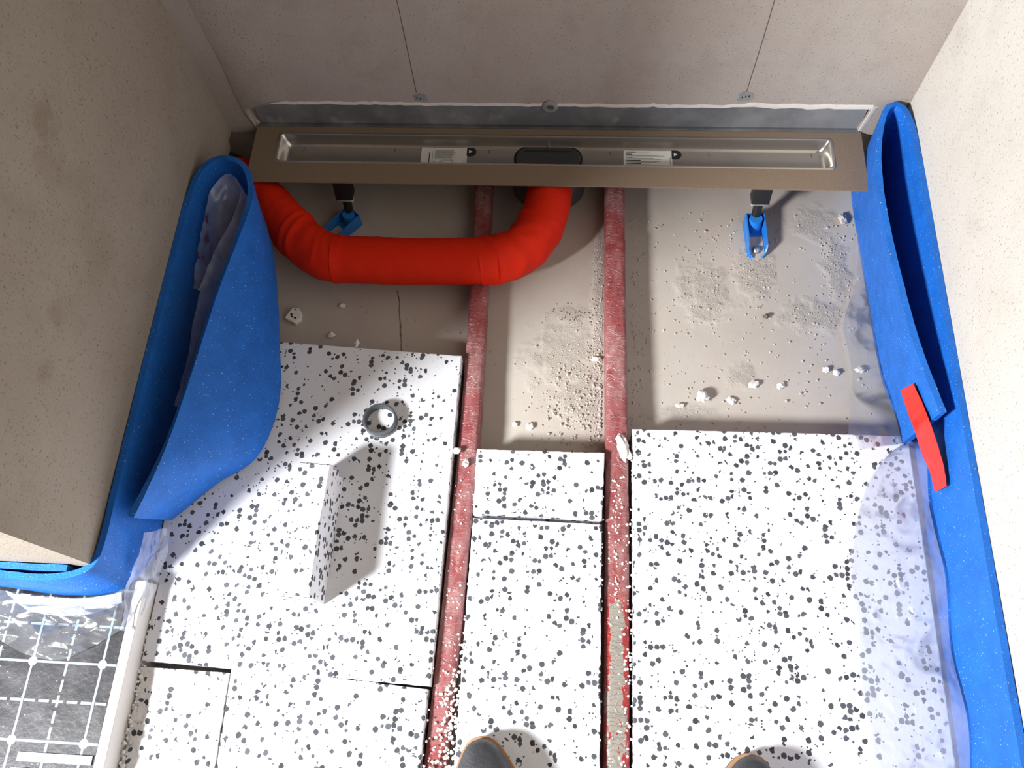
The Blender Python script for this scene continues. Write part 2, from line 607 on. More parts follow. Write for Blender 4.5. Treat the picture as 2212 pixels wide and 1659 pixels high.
def cyl_bm(c, r0, r1, z0, z1, seg=24, bm=None, bev=0.0):
    rg = lambda r, z: [Vector((c[0] + r * math.cos(2 * math.pi * k / seg), c[1] + r * math.sin(2 * math.pi * k / seg), z)) for k in range(seg)]
    if bev:
        rings = [rg(r0 - bev, z0), rg(r0, z0 + bev), rg(r1, z1 - bev), rg(r1 - bev, z1)]
    else:
        rings = [rg(r0, z0), rg(r1, z1)]
    return loft_bm(rings, bm=bm)


def lump_bm(c, sx, sy, sz, sub=2, rough=0.35, seed=0, rot=0.0):
    b = bmesh.new()
    bmesh.ops.create_icosphere(b, subdivisions=sub, radius=1.0)
    for v in b.verts:
        k = 1 + rough * noise.noise(v.co * 1.6 + Vector((seed, seed * 2, 1))) + rough * 0.5 * noise.noise(v.co * 4 + Vector((seed, 0, 0)))
        v.co = Vector((v.co.x * sx * k, v.co.y * sy * k, v.co.z * sz * k))
    bmesh.ops.rotate(b, verts=b.verts, matrix=Matrix.Rotation(rot, 3, 'Z'))
    zmin = min(v.co.z for v in b.verts)
    bmesh.ops.translate(b, verts=b.verts, vec=Vector(c) - Vector((0, 0, zmin)))
    return b


def struct(name, bm, mat, parent=None, smooth=40):
    o = link(name, bm, mat, parent, smooth=smooth)
    if parent is None:
        o['kind'] = 'structure'
    return o


# ------------------------------------------------------------------ the setting: floor and walls
PATCHES = [(0.271, -0.300, 0.055, 0.075, 0.0032), (0.372, -0.252, 0.045, 0.075, 0.0028), (0.478, -0.345, 0.070, 0.040, 0.0026),
           (0.535, -0.235, 0.030, 0.080, 0.0024), (0.012, -0.357, 0.045, 0.022, 0.0024), (0.000, -0.450, 0.090, 0.080, 0.0018),
           (0.030, -0.530, 0.060, 0.060, 0.0022), (0.335, -0.480, 0.030, 0.035, 0.0020), (0.062, -0.330, 0.014, 0.20, 0.0030),
           (0.230, -0.560, 0.07, 0.02, 0.0018), (0.50, -0.13, 0.05, 0.05, 0.0012)]


def build_floor():
    x0, x1, y0, y1 = -0.70, 0.60, -0.66, -0.02
    nx, ny = 330, 165
    b = bmesh.new()
    lay = b.verts.layers.float.new('rough')
    g = []
    for j in range(ny + 1):
        row = []
        for i in range(nx + 1):
            x, y = x0 + (x1 - x0) * i / nx, y0 + (y1 - y0) * j / ny
            r = 0.0
            h = 0.0
            e = noise.noise(Vector((x * 38, y * 38, 1))) * 0.45 + noise.noise(Vector((x * 110, y * 110, 4))) * 0.25
            for cx, cy, ax, ay, am in PATCHES:
                d = math.hypot((x - cx) / ax, (y - cy) / ay) + e
                k = min(max((1.0 - d) / 0.55, 0.0), 1.0)
                r = max(r, k)
                h = max(h, k * am * (0.10 + 0.8 * abs(noise.noise(Vector((x * 150, y * 150, 7)))) + 0.5 * abs(noise.noise(Vector((x * 60, y * 60, 2))))))
            h += noise.noise(Vector((x * 9, y * 9, 3))) * 0.0006
            edge = i in (0, nx) or j in (0, ny)
            v = b.verts.new((x, y, 0.0 if edge else h))
            v[lay] = r
            row.append(v)
        g.append(row)
    for j in range(ny):
        for i in range(nx):
            b.faces.new((g[j][i], g[j][i + 1], g[j + 1][i + 1], g[j + 1][i]))
    # the plain remainder of the slab, around the finely modelled bay
    bo = [b.verts.new(p) for p in ((-1.6, -2.0, 0), (1.0, -2.0, 0), (1.0, 0.12, 0), (-1.6, 0.12, 0))]
    bot = [b.verts.new((v.co.x, v.co.y, -0.08)) for v in bo]
    c = [g[0][0], g[0][nx], g[ny][nx], g[ny][0]]
    sides = [[g[0][i] for i in range(nx + 1)], [g[j][nx] for j in range(ny + 1)], [g[ny][i] for i in range(nx, -1, -1)], [g[j][0] for j in range(ny, -1, -1)]]
    for k in range(4):
        b.faces.new([bo[k], bo[(k + 1) % 4]] + sides[k][::-1])
        b.faces.new((bo[(k + 1) % 4], bo[k], bot[k], bot[(k + 1) % 4]))
    b.faces.new(bot[::-1])
    return struct('floor', b, M['floor'], smooth=30)


fl = build_floor()
rings = []
for k in range(30):
    y = -0.310 - 0.135 * k / 29
    x = -0.3435 + 0.022 * k / 29 + 0.0022 * noise.noise(Vector((2, y * 40, 0)))
    w = 0.0011 * (0.5 + abs(noise.noise(Vector((7, y * 60, 0))) * 2))
    rings.append([Vector((x - w, y, -0.002)), Vector((x - w, y, 0.0009)), Vector((x + w, y, 0.0009)), Vector((x + w, y, -0.002))])
struct('floor_crack', loft_bm(rings), M['crack'], fl, smooth=0)

# left wall: its lower back corner is broken out for the waste pipe
notch = [(0.02, 0.112), (-0.008, 0.106), (-0.024, 0.109), (-0.031, 0.096), (-0.047, 0.092), (-0.058, 0.096), (-0.070, 0.080), (-0.082, 0.084),
         (-0.094, 0.060), (-0.104, 0.035), (-0.112, 0.0)]
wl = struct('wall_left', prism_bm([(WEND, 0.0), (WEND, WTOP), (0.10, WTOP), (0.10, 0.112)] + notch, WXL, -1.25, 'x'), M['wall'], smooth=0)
hole = box_bm(-1.24, -0.80, -0.13, 0.09, -0.01, 0.14)  # box closing the hole, its dark colour standing in for shade
struct('hole_shade_box', hole, M['void'], wl)

# back wall: the board is cut out around the upstand of the drain, jagged along its lower edge
edge = []
nj = 120
for i in range(nj + 1):
    x = 0.566 - (0.566 + 0.640) * i / nj
    z = 0.1925 + 0.003 * noise.noise(Vector((x * 30, 2, 0))) + 0.0022 * noise.noise(Vector((x * 120, 5, 0)))
    if abs(x - 0.335) < 0.05:
        z += 0.004 * (1 - abs(x - 0.335) / 0.05)
    edge.append((x, z))
out = [(-0.80, 0.105), (-0.80, WTOP), (0.80, WTOP), (0.80, 0.115), (0.60, 0.118), (0.557, 0.128)] + edge + [(-0.650, 0.186), (-0.652, 0.15), (-0.640, 0.128), (-0.655, 0.115), (-0.69, 0.107)]
wb = struct('wall_back', prism_bm(out, 0.0, 0.0125, 'y'), M['wall_back'], smooth=0)
struct('wall_core', box_bm(-0.80, 0.80, 0.0125, 0.10, 0.0, WTOP), M['wall_back'], wb, smooth=0)
# white filler lip left standing along the cut edge
b = bmesh.new()
rings = []
for i in range(0, nj + 1):
    x, z = edge[i]
    h = 0.0035 + 0.003 * abs(noise.noise(Vector((x * 60, 9, 0)))) + (0.004 if x > 0.33 else 0.0)
    d = 0.0022
    rings.append([Vector((x, 0.006, z)), Vector((x, -d, z + 0.0006)), Vector((x, -d * 0.8, z + h)), Vector((x, 0.001, z + h + 0.004))])
struct('filler_lip', loft_bm(rings), M['render'], wb, smooth=60)
rings = []
for k in range(14):
    z = 0.132 + 0.066 * k / 13
    x = 0.560 + 0.0065 * k / 13
    w = 0.007 + 0.002 * noise.noise(Vector((3, z * 90, 0)))
    rings.append([Vector((x, 0.006, z)), Vector((x, -0.0025, z)), Vector((x + w, -0.0018, z)), Vector((x + w + 0.004, 0.001, z))])
struct('filler_lip', loft_bm(rings), M['render'], wb, smooth=60)
# skim coat that starts a hand's breadth away from the left corner, with a bevelled edge
rings = []
for k in range(30):
    z = 0.116 + (0.62) * k / 29
    t = 0.0042 * max(0.0, 1 - max(0, z - 0.22) / 0.4)
    xx = -0.668 + 0.004 * noise.noise(Vector((1, z * 8, 3))) + (0.010 * max(0, (0.16 - z) / 0.05) if z < 0.16 else 0)
    rings.append([Vector((xx, 0.001, z)), Vector((xx + 0.010, -t, z)), Vector((-0.653 if z < 0.2 else -0.60, -t * 0.9, z)), Vector((-0.652 if z < 0.2 else -0.55, 0.001, z))])
struct('skim_coat', loft_bm(rings), M['wall_back'], wb, smooth=30)
for x in (-0.302, 0.323):
    rings = []
    for k in range(40):
        z = 0.226 + 1.7 * k / 39
        q = x + 0.0012 * noise.noise(Vector((x * 5, z * 6, 0)))
        w = 0.00062
        rings.append([Vector((q - w, 0.001, z)), Vector((q - w, -0.0004, z)), Vector((q + w, -0.0004, z)), Vector((q + w, 0.001, z))])
    struct('pencil_line', loft_bm(rings), M['line'], wb)

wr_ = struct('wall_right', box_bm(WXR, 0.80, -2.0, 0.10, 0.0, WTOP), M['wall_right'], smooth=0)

# ------------------------------------------------------------------ shower drain channel
ZF = 0.130
DX0, DX1, DY0, DY1 = -0.648, 0.5665, -0.1415, 0.001
dr = empty('shower_drain', (-0.04, -0.07, 0.0), 'long sand-coated shower drain channel standing on legs along the back wall', 'drain')


def rrect(x0, x1, y0, y1, r, n=5):
    pts = []
    for cx, cy, a0 in ((x1 - r, y1 - r, 0), (x0 + r, y1 - r, 90), (x0 + r, y0 + r, 180), (x1 - r, y0 + r, 270)):
        for k in range(n + 1):
            a = math.radians(a0 + 90 * k / n)
            pts.append((cx + r * math.cos(a), cy + r * math.sin(a)))
    return pts


OX0, OX1, OY0, OY1 = -0.596, 0.507, -0.0915, -0.0215
hole_o = rrect(OX0, OX1, OY0, OY1, 0.008)
outer = [(DX1, DY1), (DX0, DY1), (DX0, DY0), (DX1, DY0)]
b = bmesh.new()


def ring_face(b, outer, inner, z, flip):
    n4 = len(inner) // 4
    vo = [b.verts.new((x, y, z)) for x, y in outer]
    vi = [b.verts.new((x, y, z)) for x, y in inner]
    for q in range(4):
        seg = vi[q * n4:(q + 1) * n4]
        for a, c in zip(seg, seg[1:]):
            b.faces.new((vo[q], c, a) if flip else (vo[q], a, c))
        nx = vi[((q + 1) * n4) % len(vi)]
        f_ = [vo[q], seg[-1], nx, vo[(q + 1) % 4]]
        b.faces.new(f_[::-1] if flip else f_)
    return vo, vi


to, ti = ring_face(b, outer, hole_o, ZF, True)
bo, bi = ring_face(b, outer, hole_o, ZF - 0.003, False)
for A, B_ in ((to, bo), (ti, bi)):
    for i in range(len(A)):
        j = (i + 1) % len(A)
        b.faces.new((A[i], A[j], B_[j], B_[i]))
link('flange', b, M['sand'], dr, smooth=20)
# bent-up back: a small bead along the fold and the grey sheet against the wall
link('upstand', box_bm(-0.640, 0.5605, 0.0035, 0.0065, ZF - 0.003, 0.2), M['upstand'], dr, smooth=0)
b = bmesh.new()
rings = []
for x in np.linspace(DX0 + 0.004, DX1 - 0.004, 40):
    rings.append([Vector((x, 0.0035 - 0.0075 * math.cos(a), ZF + 0.0005 + 0.0035 * math.sin(a))) for a in np.linspace(-0.4, math.pi * 0.5, 7)])
bead = loft_bm(rings, close=False)
bmesh.ops.solidify(bead, geom=bead.faces[:], thickness=0.0008)
link('fold', bead, M['upstand'], dr, smooth=50)
# trough
ZT = 0.104
rings = []
for ins, z, r in ((-0.0028, ZF + 0.0003, 0.0105), (-0.0012, ZF + 0.0014, 0.009), (0.0010, ZF + 0.0012, 0.008), (0.0022, ZF - 0.001, 0.008), (0.0048, ZF - 0.012, 0.009), (0.0072, ZT + 0.006, 0.010),
                  (0.0095, ZT + 0.0018, 0.011), (0.0125, ZT, 0.011)):
    ix = ins * 1.35
    rings.append([Vector((x, y, z)) for x, y in rrect(OX0 + ix, OX1 - ix, OY0 + ins, OY1 - ins, r)])
b = loft_bm(rings, caps=False)
b.verts.ensure_lookup_table()
n_ = len(rings[0])
b.faces.new([b.verts[i] for i in range(len(b.verts) - n_, len(b.verts))])
bmesh.ops.recalc_face_normals(b, faces=b.faces)
bmesh.ops.solidify(b, geom=b.faces[:], thickness=0.001)
link('trough', b, M['steel'], dr, smooth=50)


def stadium(cx, cy, L, r, n=14):
    p = []
    for s, a0 in ((1, -90), (-1, 90)):
        for k in range(n + 1):
            a = math.radians(a0 + 180 * k / n)
            p.append((cx + s * (L / 2 - r) + r * math.cos(a), cy + r * math.sin(a)))
    return p


# outlet: black rubber rim, dark lid with a finger slot, the trap below
CXO, CYO = -0.047, -0.0575
rim = loft_bm([[Vector((x, y, z)) for x, y in stadium(CXO, CYO, L, r)] for L, r, z in ((0.139, 0.0305, ZT), (0.138, 0.030, ZT + 0.003), (0.133, 0.0275, ZT + 0.003), (0.132, 0.027, ZT))])
rimo = link('outlet_rim', rim, M['black'], dr, smooth=40)
lid = loft_bm([[Vector((x, y, z)) for x, y in stadium(CXO, CYO, L, r)] for L, r, z in ((0.131, 0.0268, ZT + 0.0005), (0.131, 0.0268, ZT + 0.0032), (0.128, 0.0255, ZT + 0.0045))])
lido = link('outlet_lid', lid, M['dark_plastic'], dr, smooth=40)
link('finger_slot', prism_bm(stadium(CXO, CYO + 0.0165, 0.098, 0.0022, 5), ZT + 0.0030, ZT + 0.0050), M['ink'], lido, smooth=0)
link('lid_tab', box_bm(CXO - 0.0011, CXO + 0.0011, CYO + 0.022, CYO + 0.029, ZT + 0.003, ZT + 0.014, 0.0005), M['clamp'], lido)
trap = loft_bm([[Vector((x, y, z)) for x, y in stadium(-0.045, -0.070, L, r)] for L, r, z in ((0.14, 0.05, 0.022), (0.15, 0.055, 0.03), (0.15, 0.055, 0.088), (0.14, 0.045, 0.100))])
link('trap_body', trap, M['dark_plastic'], dr)
sk = tube_bm([(-0.041, -0.085, 0.076), (-0.0412, -0.120, 0.076)], lambda t: 0.037 if t > 0.4 else 0.033, 28, n=6)
link('outlet_socket', sk, plain('navy_socket', (0.02, 0.035, 0.075), 0.45), dr)

# weld marks along the trough floor
for px in (655, 852, 1056, 1318, 1531, 1752):
    p = at(px, 333, ZT)
    link('weld_mark', box_bm(p.x - 0.0011, p.x + 0.0011, -0.046, -0.036, ZT - 0.0002, ZT + 0.0006, 0.0003, 1), M['mark'], dr)


# two paper stickers with a black arrow tab
def sticker(x0, x1, y0, y1, left):
    z = ZT + 0.0007
    b = bmesh.new()
    rows = []
    for i in range(9):
        x = x0 + (x1 - x0) * i / 8
        c = 0.0006 * (abs(i / 8 - 0.5) * 2) ** 3
        rows.append([Vector((x, y0, ZT - 0.0001)), Vector((x, y1, ZT - 0.0001)), Vector((x, y1, z + c)), Vector((x, y0, z + c))])
    st = link('sticker', loft_bm(rows), M['paper'], dr, smooth=0)
    st['label'] = 'white printed paper sticker ' + ('with small diagrams' if left else 'with five blocks of small text')
    pb = bmesh.new()
    gb = bmesh.new()
    zz = z + 0.0008
    W, Hh = x1 - x0, y1 - y0

    def bar(bm, u0, u1, v0, v1):      # u from the left, v down from the far edge
        box_bm(x0 + u0 * W, x0 + u1 * W, y1 - v1 * Hh, y1 - v0 * Hh, zz - 0.0014, zz, bm=bm)
    if left:
        bar(pb, 0.175, 0.19, 0.24, 0.95)
        bar(gb, 0.25, 0.256, 0.2, 0.95)
        for k in range(9):
            bar(gb, 0.30, 0.30 + 0.5 * (0.75 + 0.25 * random.random()), 0.14 + k * 0.047, 0.14 + k * 0.047 + 0.018)
        bar(gb, 0.47, 0.70, 0.62, 0.635)
        bar(gb, 0.47, 0.476, 0.62, 0.85)
        bar(gb, 0.694, 0.70, 0.62, 0.85)
        bar(pb, 0.47, 0.70, 0.83, 0.87)
        bar(gb, 0.27, 0.33, 0.70, 0.715)
        bar(gb, 0.40, 0.46, 0.70, 0.715)
        bar(gb, 0.94, 0.952, 0.62, 0.82)
    else:
        v = 0.07
        for n_lines in (2, 3, 3, 3, 3):
            bar(pb, 0.04, 0.04 + 0.12 + 0.2 * random.random(), v, v + 0.028)
            v += 0.052
            for k in range(n_lines - 1):
                bar(gb, 0.04, 0.04 + 0.5 + 0.36 * random.random(), v, v + 0.016)
                v += 0.042
            v += 0.02
        bar(gb, 0.95, 0.965, 0.35, 0.75)
    for bm_, m_ in ((pb, 'ink'), (gb, 'grey_ink')):
        o_ = link('printing', bm_, M[m_], st, smooth=0)
        o_['kind'] = 'stuff'
    # D-shaped tab with a white triangle
    cx, cy, r = x1 + 0.004, y1 - 0.0095, 0.0105
    pts = [(x1 - 0.001, cy + r), (x1 - 0.001, cy - r)] + [(cx + 0.004 + r * math.cos(a), cy + r * math.sin(a)) for a in np.linspace(-math.pi / 2, math.pi / 2, 13)]
    link('arrow_tab', prism_bm(pts, ZT - 0.0001, z + 0.0006), M['ink'], st, smooth=0)
    link('arrow', prism_bm([(cx - 0.0005, cy - 0.004), (cx + 0.0065, cy), (cx - 0.0005, cy + 0.004)], ZT, z + 0.0011), M['paper'], st, smooth=0)


sticker(-0.306, -0.212, -0.082, -0.0325, True)
sticker(0.1045, 0.201, -0.082, -0.0335, False)

# wall washer and two grey tabs showing through the plaster
wz = link('wall_washer', loft_bm([[Vector((-0.045 + r * math.cos(a), y, 0.1925 + r * math.sin(a))) for a in np.linspace(0, 2 * math.pi, 25)[:-1]] for r, y in ((0.0155, 0.004), (0.0155, -0.003), (0.0125, -0.005), (0.0075, -0.005), (0.0068, -0.001))]), M['tab'], dr)
link('washer_screw', loft_bm([[Vector((-0.045 + r * math.cos(a), y, 0.1925 + r * math.sin(a))) for a in np.linspace(0, 2 * math.pi, 17)[:-1]] for r, y in ((0.0065, 0.0), (0.0062, -0.0035), (0.003, -0.0036), (0.0022, -0.0015))]), M['mark'], wz)
for x, z, s in ((-0.297, 0.2115, 0), (0.3235, 0.2225, 1)):
    pts = [(x + 0.0135 * c * (1 + 0.25 * random.uniform(-1, 1)), z + 0.0105 * d * (1 + 0.3 * random.uniform(-1, 1))) for c, d in ((-1, -1), (-0.3, -1.1), (0.4, -0.9), (1, -0.9), (1.05, 0), (0.95, 0.9), (0.2, 1), (-0.6, 0.95), (-1.0, 0.6), (-0.85, 0))]
    tb = link('wall_tab', prism_bm(pts, -0.0008, 0.006, 'y'), M['tab'], dr, smooth=0)
    for k in range(3 if s else 2):
        q = (x - 0.006 + 0.006 * k, z - 0.003 + 0.004 * random.random())
        link('pin_hole', prism_bm([(q[0] + 0.0011 * math.cos(a), q[1] + 0.0026 * math.sin(a)) for a in np.linspace(0, 2 * math.pi, 9)[:-1]], -0.0014, 0.003, 'y'), M['ink'], tb, smooth=0)


# legs: black rod in a clip, blue plastic foot with a dusty tray and a bolt
def leg(x, y, ang, bolt):
    def lean(bm):
        for v in bm.verts:
            v.co.y += 0.036 * v.co.z / 0.127
        return bm
    rod = cyl_bm((x, y), 0.0092, 0.0092, 0.004, ZF - 0.003, 20)
    lg = link('leg', lean(rod), M['black'], dr)
    link('clip', lean(box_bm(x - 0.0175, x + 0.0175, y - 0.014, y + 0.014, 0.072, ZF - 0.003, 0.002)), M['black'], lg)
    link('clip_edge', lean(box_bm(x - 0.0185, x + 0.0185, y - 0.015, y + 0.015, 0.0705, 0.0722, 0.0005, 1)), M['clamp'], lg)
    R = Matrix.Rotation(ang, 3, 'Z')
    O = Vector((x, y, 0))

    def place(bm):
        for v in bm.verts:
            v.co = O + R @ v.co
        return bm
    # foot runs from the rod along local -Y
    plan = [(0.019, 0.014), (-0.019, 0.014)] + [(0.019 * math.cos(a), -0.058 + 0.019 * math.sin(a)) for a in np.linspace(math.pi, 2 * math.pi, 11)]
    ft = link('foot', place(prism_bm(plan, 0.0004, 0.004)), M['blue_plastic'], lg, smooth=30)
    inner = [(p[0] * 0.86, p[1] * 0.97 + 0.0002) for p in plan]
    rail = bmesh.new()
    n = len(plan)
    hs = [0.034, 0.034] + [0.026, 0.018, 0.012, 0.010, 0.0045, 0.0045, 0.0045, 0.010, 0.012, 0.018, 0.026]
    vo0 = [rail.verts.new((*p, 0.003)) for p in plan]
    vo1 = [rail.verts.new((*p, h)) for p, h in zip(plan, hs)]
    vi0 = [rail.verts.new((*p, 0.003)) for p in inner]
    vi1 = [rail.verts.new((*p, h)) for p, h in zip(inner, hs)]
    for i in range(n):
        j = (i + 1) % n
        for q in ((vo0[i], vo0[j], vo1[j], vo1[i]), (vo1[i], vo1[j], vi1[j], vi1[i]), (vi1[i], vi1[j], vi0[j], vi0[i]), (vi0[i], vi0[j], vo0[j], vo0[i])):
            rail.faces.new(q)
    link('foot_rail', place(rail), M['blue_plastic'], lg, smooth=30)
    link('collar', cyl_bm((x, y), 0.0165, 0.0125, 0.003, 0.036, 20), M['blue_plastic'], lg)
    tray = [(0.0155 * c, -0.045 + 0.030 * s) for c, s in ((1, 0.7), (-1, 0.7), (-1, -0.6), (-0.7, -1.0), (0, -1.15), (0.7, -1.0), (1, -0.6))]
    link('dust_layer', place(prism_bm(tray, 0.0035, 0.0052)), M['dust'], lg, smooth=0)
    if bolt:
        bb = bmesh.new()
        bmesh.ops.create_uvsphere(bb, u_segments=18, v_segments=10, radius=0.0095)
        for v in bb.verts:
            v.co = Vector((v.co.x, v.co.y - 0.056, 0.005 + max(v.co.z, -0.001) * 0.8))
        link('bolt', place(bb), M['clamp'], lg)


leg(0.3765, -0.143, 0.06, True)
leg(-0.4605, -0.150, math.radians(-42), False)

# ------------------------------------------------------------------ orange-red waste pipe
ZP = 0.080
wp = empty('waste_pipe', (-0.30, -0.26, 0.0), 'bent waste pipe wrapped in orange-red insulation sleeve under the drain', 'pipe')
SOCK = M['sock']


def wrinkle(amp, sc, seed):
    def f_(t, a, p):
        k = 1 - abs(noise.noise(Vector((p.x * sc, p.y * sc, seed + math.sin(a) * 0.8)) + Vector((math.cos(a) * 0.6, 0, 0)))) * 2
        return amp * k + 0.0009 * noise.noise(p * 60 + Vector((math.cos(a) * 2, math.sin(a) * 2, seed)))
    return f_


def sleeve(name, pts, r0, r1, wob, n=60, flare=None):
    path = [(x, y, z) for x, y, z in pts]
    rad = lambda t: (r0 + (r1 - r0) * t) * (1 + (0.05 * max(0, 1 - t / 0.06) + 0.05 * max(0, 1 - (1 - t) / 0.06) if flare else 0))
    return link(name, tube_bm(path, rad, 36, wob, n), SOCK, wp, smooth=60)


o = sleeve('outlet_sleeve', [(-0.0415, -0.112, 0.078), (-0.045, -0.150, ZP), (-0.054, -0.195, ZP), (-0.068, -0.225, ZP)], 0.0455, 0.0445, wrinkle(0.0008, 18, 1), 40)
sleeve('elbow_sleeve', [(-0.056, -0.200, ZP), (-0.072, -0.232, ZP), (-0.100, -0.262, ZP), (-0.140, -0.280, ZP), (-0.170, -0.284, ZP)], 0.0450, 0.0448, wrinkle(0.0046, 30, 2), 70)
sleeve('straight_sleeve', [(-0.135, -0.2805, ZP), (-0.20, -0.286, ZP), (-0.33, -0.289, ZP), (-0.455, -0.287, ZP)], 0.0448, 0.0462, wrinkle(0.0005, 12, 3), 70, True)
sleeve('elbow_sleeve', [(-0.440, -0.2875, ZP), (-0.470, -0.284, ZP), (-0.505, -0.266, ZP), (-0.538, -0.238, ZP), (-0.552, -0.222, ZP)], 0.0440, 0.0455, wrinkle(0.0036, 34, 4), 70)
sleeve('inlet_sleeve', [(-0.540, -0.236, ZP), (-0.575, -0.198, ZP), (-0.620, -0.150, 0.079), (-0.680, -0.090, 0.0655), (-0.76, -0.052, 0.053), (-0.90, -0.02, 0.05)], 0.0445, 0.034, wrinkle(0.0022, 28, 5), 110)
link('pipe_end_band', tube_bm([(-0.700, -0.0785, 0.062), (-0.716, -0.0700, 0.060), (-0.732, -0.062, 0.058)], lambda t: 0.0415, 30, None, 8), M['black'], wp)


# ------------------------------------------------------------------ red heating pipes in insulation
def red_pipe(cl, hw, ht, mat, label, seed):
    pts = cr([(x, y, 0) for x, y in cl], 460)
    e = empty('insulated_pipe', (cl[0][0], -0.60, 0.0), label, 'pipe', 'red insulated pipes on the floor')
    sec = []
    n = 30
    for k in range(n):
        a = 2 * math.pi * k / n
        ex = 0.42
        c_, s_ = math.cos(a), math.sin(a)
        sec.append((math.copysign(abs(c_) ** ex, c_), math.copysign(abs(s_) ** ex, s_)))
    rings = []
    for i, p in enumerate(pts):
        ring = []
        for u, v in sec:
            q = Vector((u * 0.5, p.y * 62 + 0.9 * noise.noise(Vector((u * 1.2, p.y * 45, seed + v))), seed))
            r = (1 - abs(noise.noise(q)) * 2.0)
            r = r * 0.0012 * (0.35 + abs(noise.noise(Vector((seed, p.y * 7, 0))) * 2.0))
            w = 0.0012 * noise.noise(Vector((u, p.y * 16, seed + v * 2)))
            ring.append(Vector((p.x + u * (hw + r * 0.5 + w * 0.4), p.y, max(0.0005, ht / 2 + v * (ht / 2) + (v > 0) * (r + w)))))
        rings.append(ring)
    link('sleeve', loft_bm(rings), mat, e, smooth=60)
    return e


red_pipe([(-0.182, -0.01), (-0.1800, -0.12), (-0.1735, -0.36), (-0.1715, -0.48), (-0.1700, -0.65), (-0.1730, -0.80), (-0.1755, -0.93), (-0.1790, -1.06), (-0.183, -1.20), (-0.19, -1.6)], 0.0185, 0.047, M['pipe'],
         'dusty red insulated pipe, the one running under the orange sleeve', 3.0)
red_pipe([(0.0905, -0.01), (0.0915, -0.12), (0.0945, -0.40), (0.0975, -0.63), (0.0985, -0.84), (0.0985, -1.0), (0.0985, -1.6)], 0.0205, 0.050, M['pipe_smeared'],
         'straight red insulated pipe smeared with grey cement near the boots', 11.0)


# ------------------------------------------------------------------ polystyrene boards
def board(pts, top, label, mat='eps', z0=0.0, name='insulation_board', jit=0.0009):
    ring = []
    n = len(pts)
    for i in range(n):
        a, c = Vector((*pts[i], 0)), Vector((*pts[(i + 1) % n], 0))
        L = (c - a).length
        k = max(1, int(L / 0.008))
        d = (c - a).normalized()
        nn = Vector((d.y, -d.x, 0))
        for s in range(k):
            p = a.lerp(c, s / k)
            w = 0 if s == 0 else jit * (noise.noise(p * 90) + 0.8 * noise.noise(p * 260))
            ring.append(p + nn * w)
    cx = sum(p[0] for p in pts) / n
    cy = sum(p[1] for p in pts) / n

    def inset(d, z):
        r = []
        m_ = len(ring)
        for i, p in enumerate(ring):
            t = (ring[(i + 1) % m_] - ring[i - 1]).normalized()
            nn = Vector((-t.y, t.x, 0))
            r.append(Vector((p.x + nn.x * d, p.y + nn.y * d, z)))
        return r
    b = loft_bm([inset(0, z0), inset(0, top - 0.0022), inset(0.0007, top - 0.0007), inset(0.0022, top)])
    bmesh.ops.triangulate(b, faces=[f_ for f_ in b.faces if len(f_.verts) > 4])
    o = link(name, b, M[mat], loc=(cx, cy, z0), smooth=25)
    return tag(o, label, 'insulation board', 'speckled polystyrene boards on the floor')


ZE = 0.060
board([(-0.6785, -1.0475), (-0.1985, -1.0625), (-0.1965, -0.80), (-0.194, -0.479), (-0.45, -0.4655), (-0.695, -0.454), (-0.695, -0.915), (-0.6785, -0.922)], ZE, 'large speckled polystyrene board carrying the loose block and the grey ring')
board([(-0.512, -1.60), (-0.206, -1.60), (-0.2025, -1.0670), (-0.36, -1.0568), (-0.5265, -1.0505)], ZE - 0.001, 'speckled polystyrene board with squared corner, below the large board with the ring')
board([(-0.151, -0.778), (0.0715, -0.7815), (0.0745, -0.661), (-0.1515, -0.662)], ZE + 0.002, 'short speckled polystyrene piece between the two red pipes')
board([(-0.152, -1.60), (0.0725, -1.60), (0.0715, -0.7885), (-0.150, -0.7865)], ZE, 'long speckled polystyrene board between the two red pipes')
board([(0.1228, -1.60), (0.603, -1.60), (0.603, -0.609), (0.36, -0.6105), (0.1240, -0.6135)], ZE, 'large speckled polystyrene board next to the right-hand blue strip, partly under clear film')

# the crumbled offcut: its top is worn away, so it gets a dented grid
b = bmesh.new()
nx, ny = 26, 90
quad = [(-0.6780, -1.60), (-0.5145, -1.60), (-0.529, -1.0590), (-0.6780, -1.0570)]
g = []
for j in range(ny + 1):
    row = []
    for i in range(nx + 1):
        u, v = i / nx, j / ny
        x = (quad[0][0] * (1 - u) + quad[1][0] * u) * (1 - v) + (quad[3][0] * (1 - u) + quad[2][0] * u) * v
        y = quad[0][1] * (1 - v) + (quad[3][1] * (1 - u) + quad[2][1] * u) * v
        wear = max(0.0, 1 - u * 1.35) * min(1.0, (1 - v) * 8 + 0.2)
        z = ZE - 0.0015 - wear * (0.010 * abs(noise.noise(Vector((x * 60, y * 60, 2)))) + 0.006 * abs(noise.noise(Vector((x * 170, y * 170, 5)))) + 0.010 * max(0, 0.35 - u))
        row.append(b.verts.new((x, y, z)))
    g.append(row)
for j in range(ny):
    for i in range(nx):
        b.faces.new((g[j][i], g[j][i + 1], g[j + 1][i + 1], g[j + 1][i]))
loop = g[0] + [g[j][nx] for j in range(1, ny + 1)] + g[ny][-2::-1] + [g[j][0] for j in range(ny - 1, 0, -1)]
low = [b.verts.new((v.co.x, v.co.y, 0)) for v in loop]
for i in range(len(loop)):
    j = (i + 1) % len(loop)
    b.faces.new((loop[j], loop[i], low[i], low[j]))
b.faces.new(low)
tag(link('insulation_board', b, M['eps_crumbly'], loc=(-0.6, -1.3, 0), smooth=30), 'narrow crumbling polystyrene offcut beside the black foil panel', 'insulation board', 'speckled polystyrene boards on the floor')

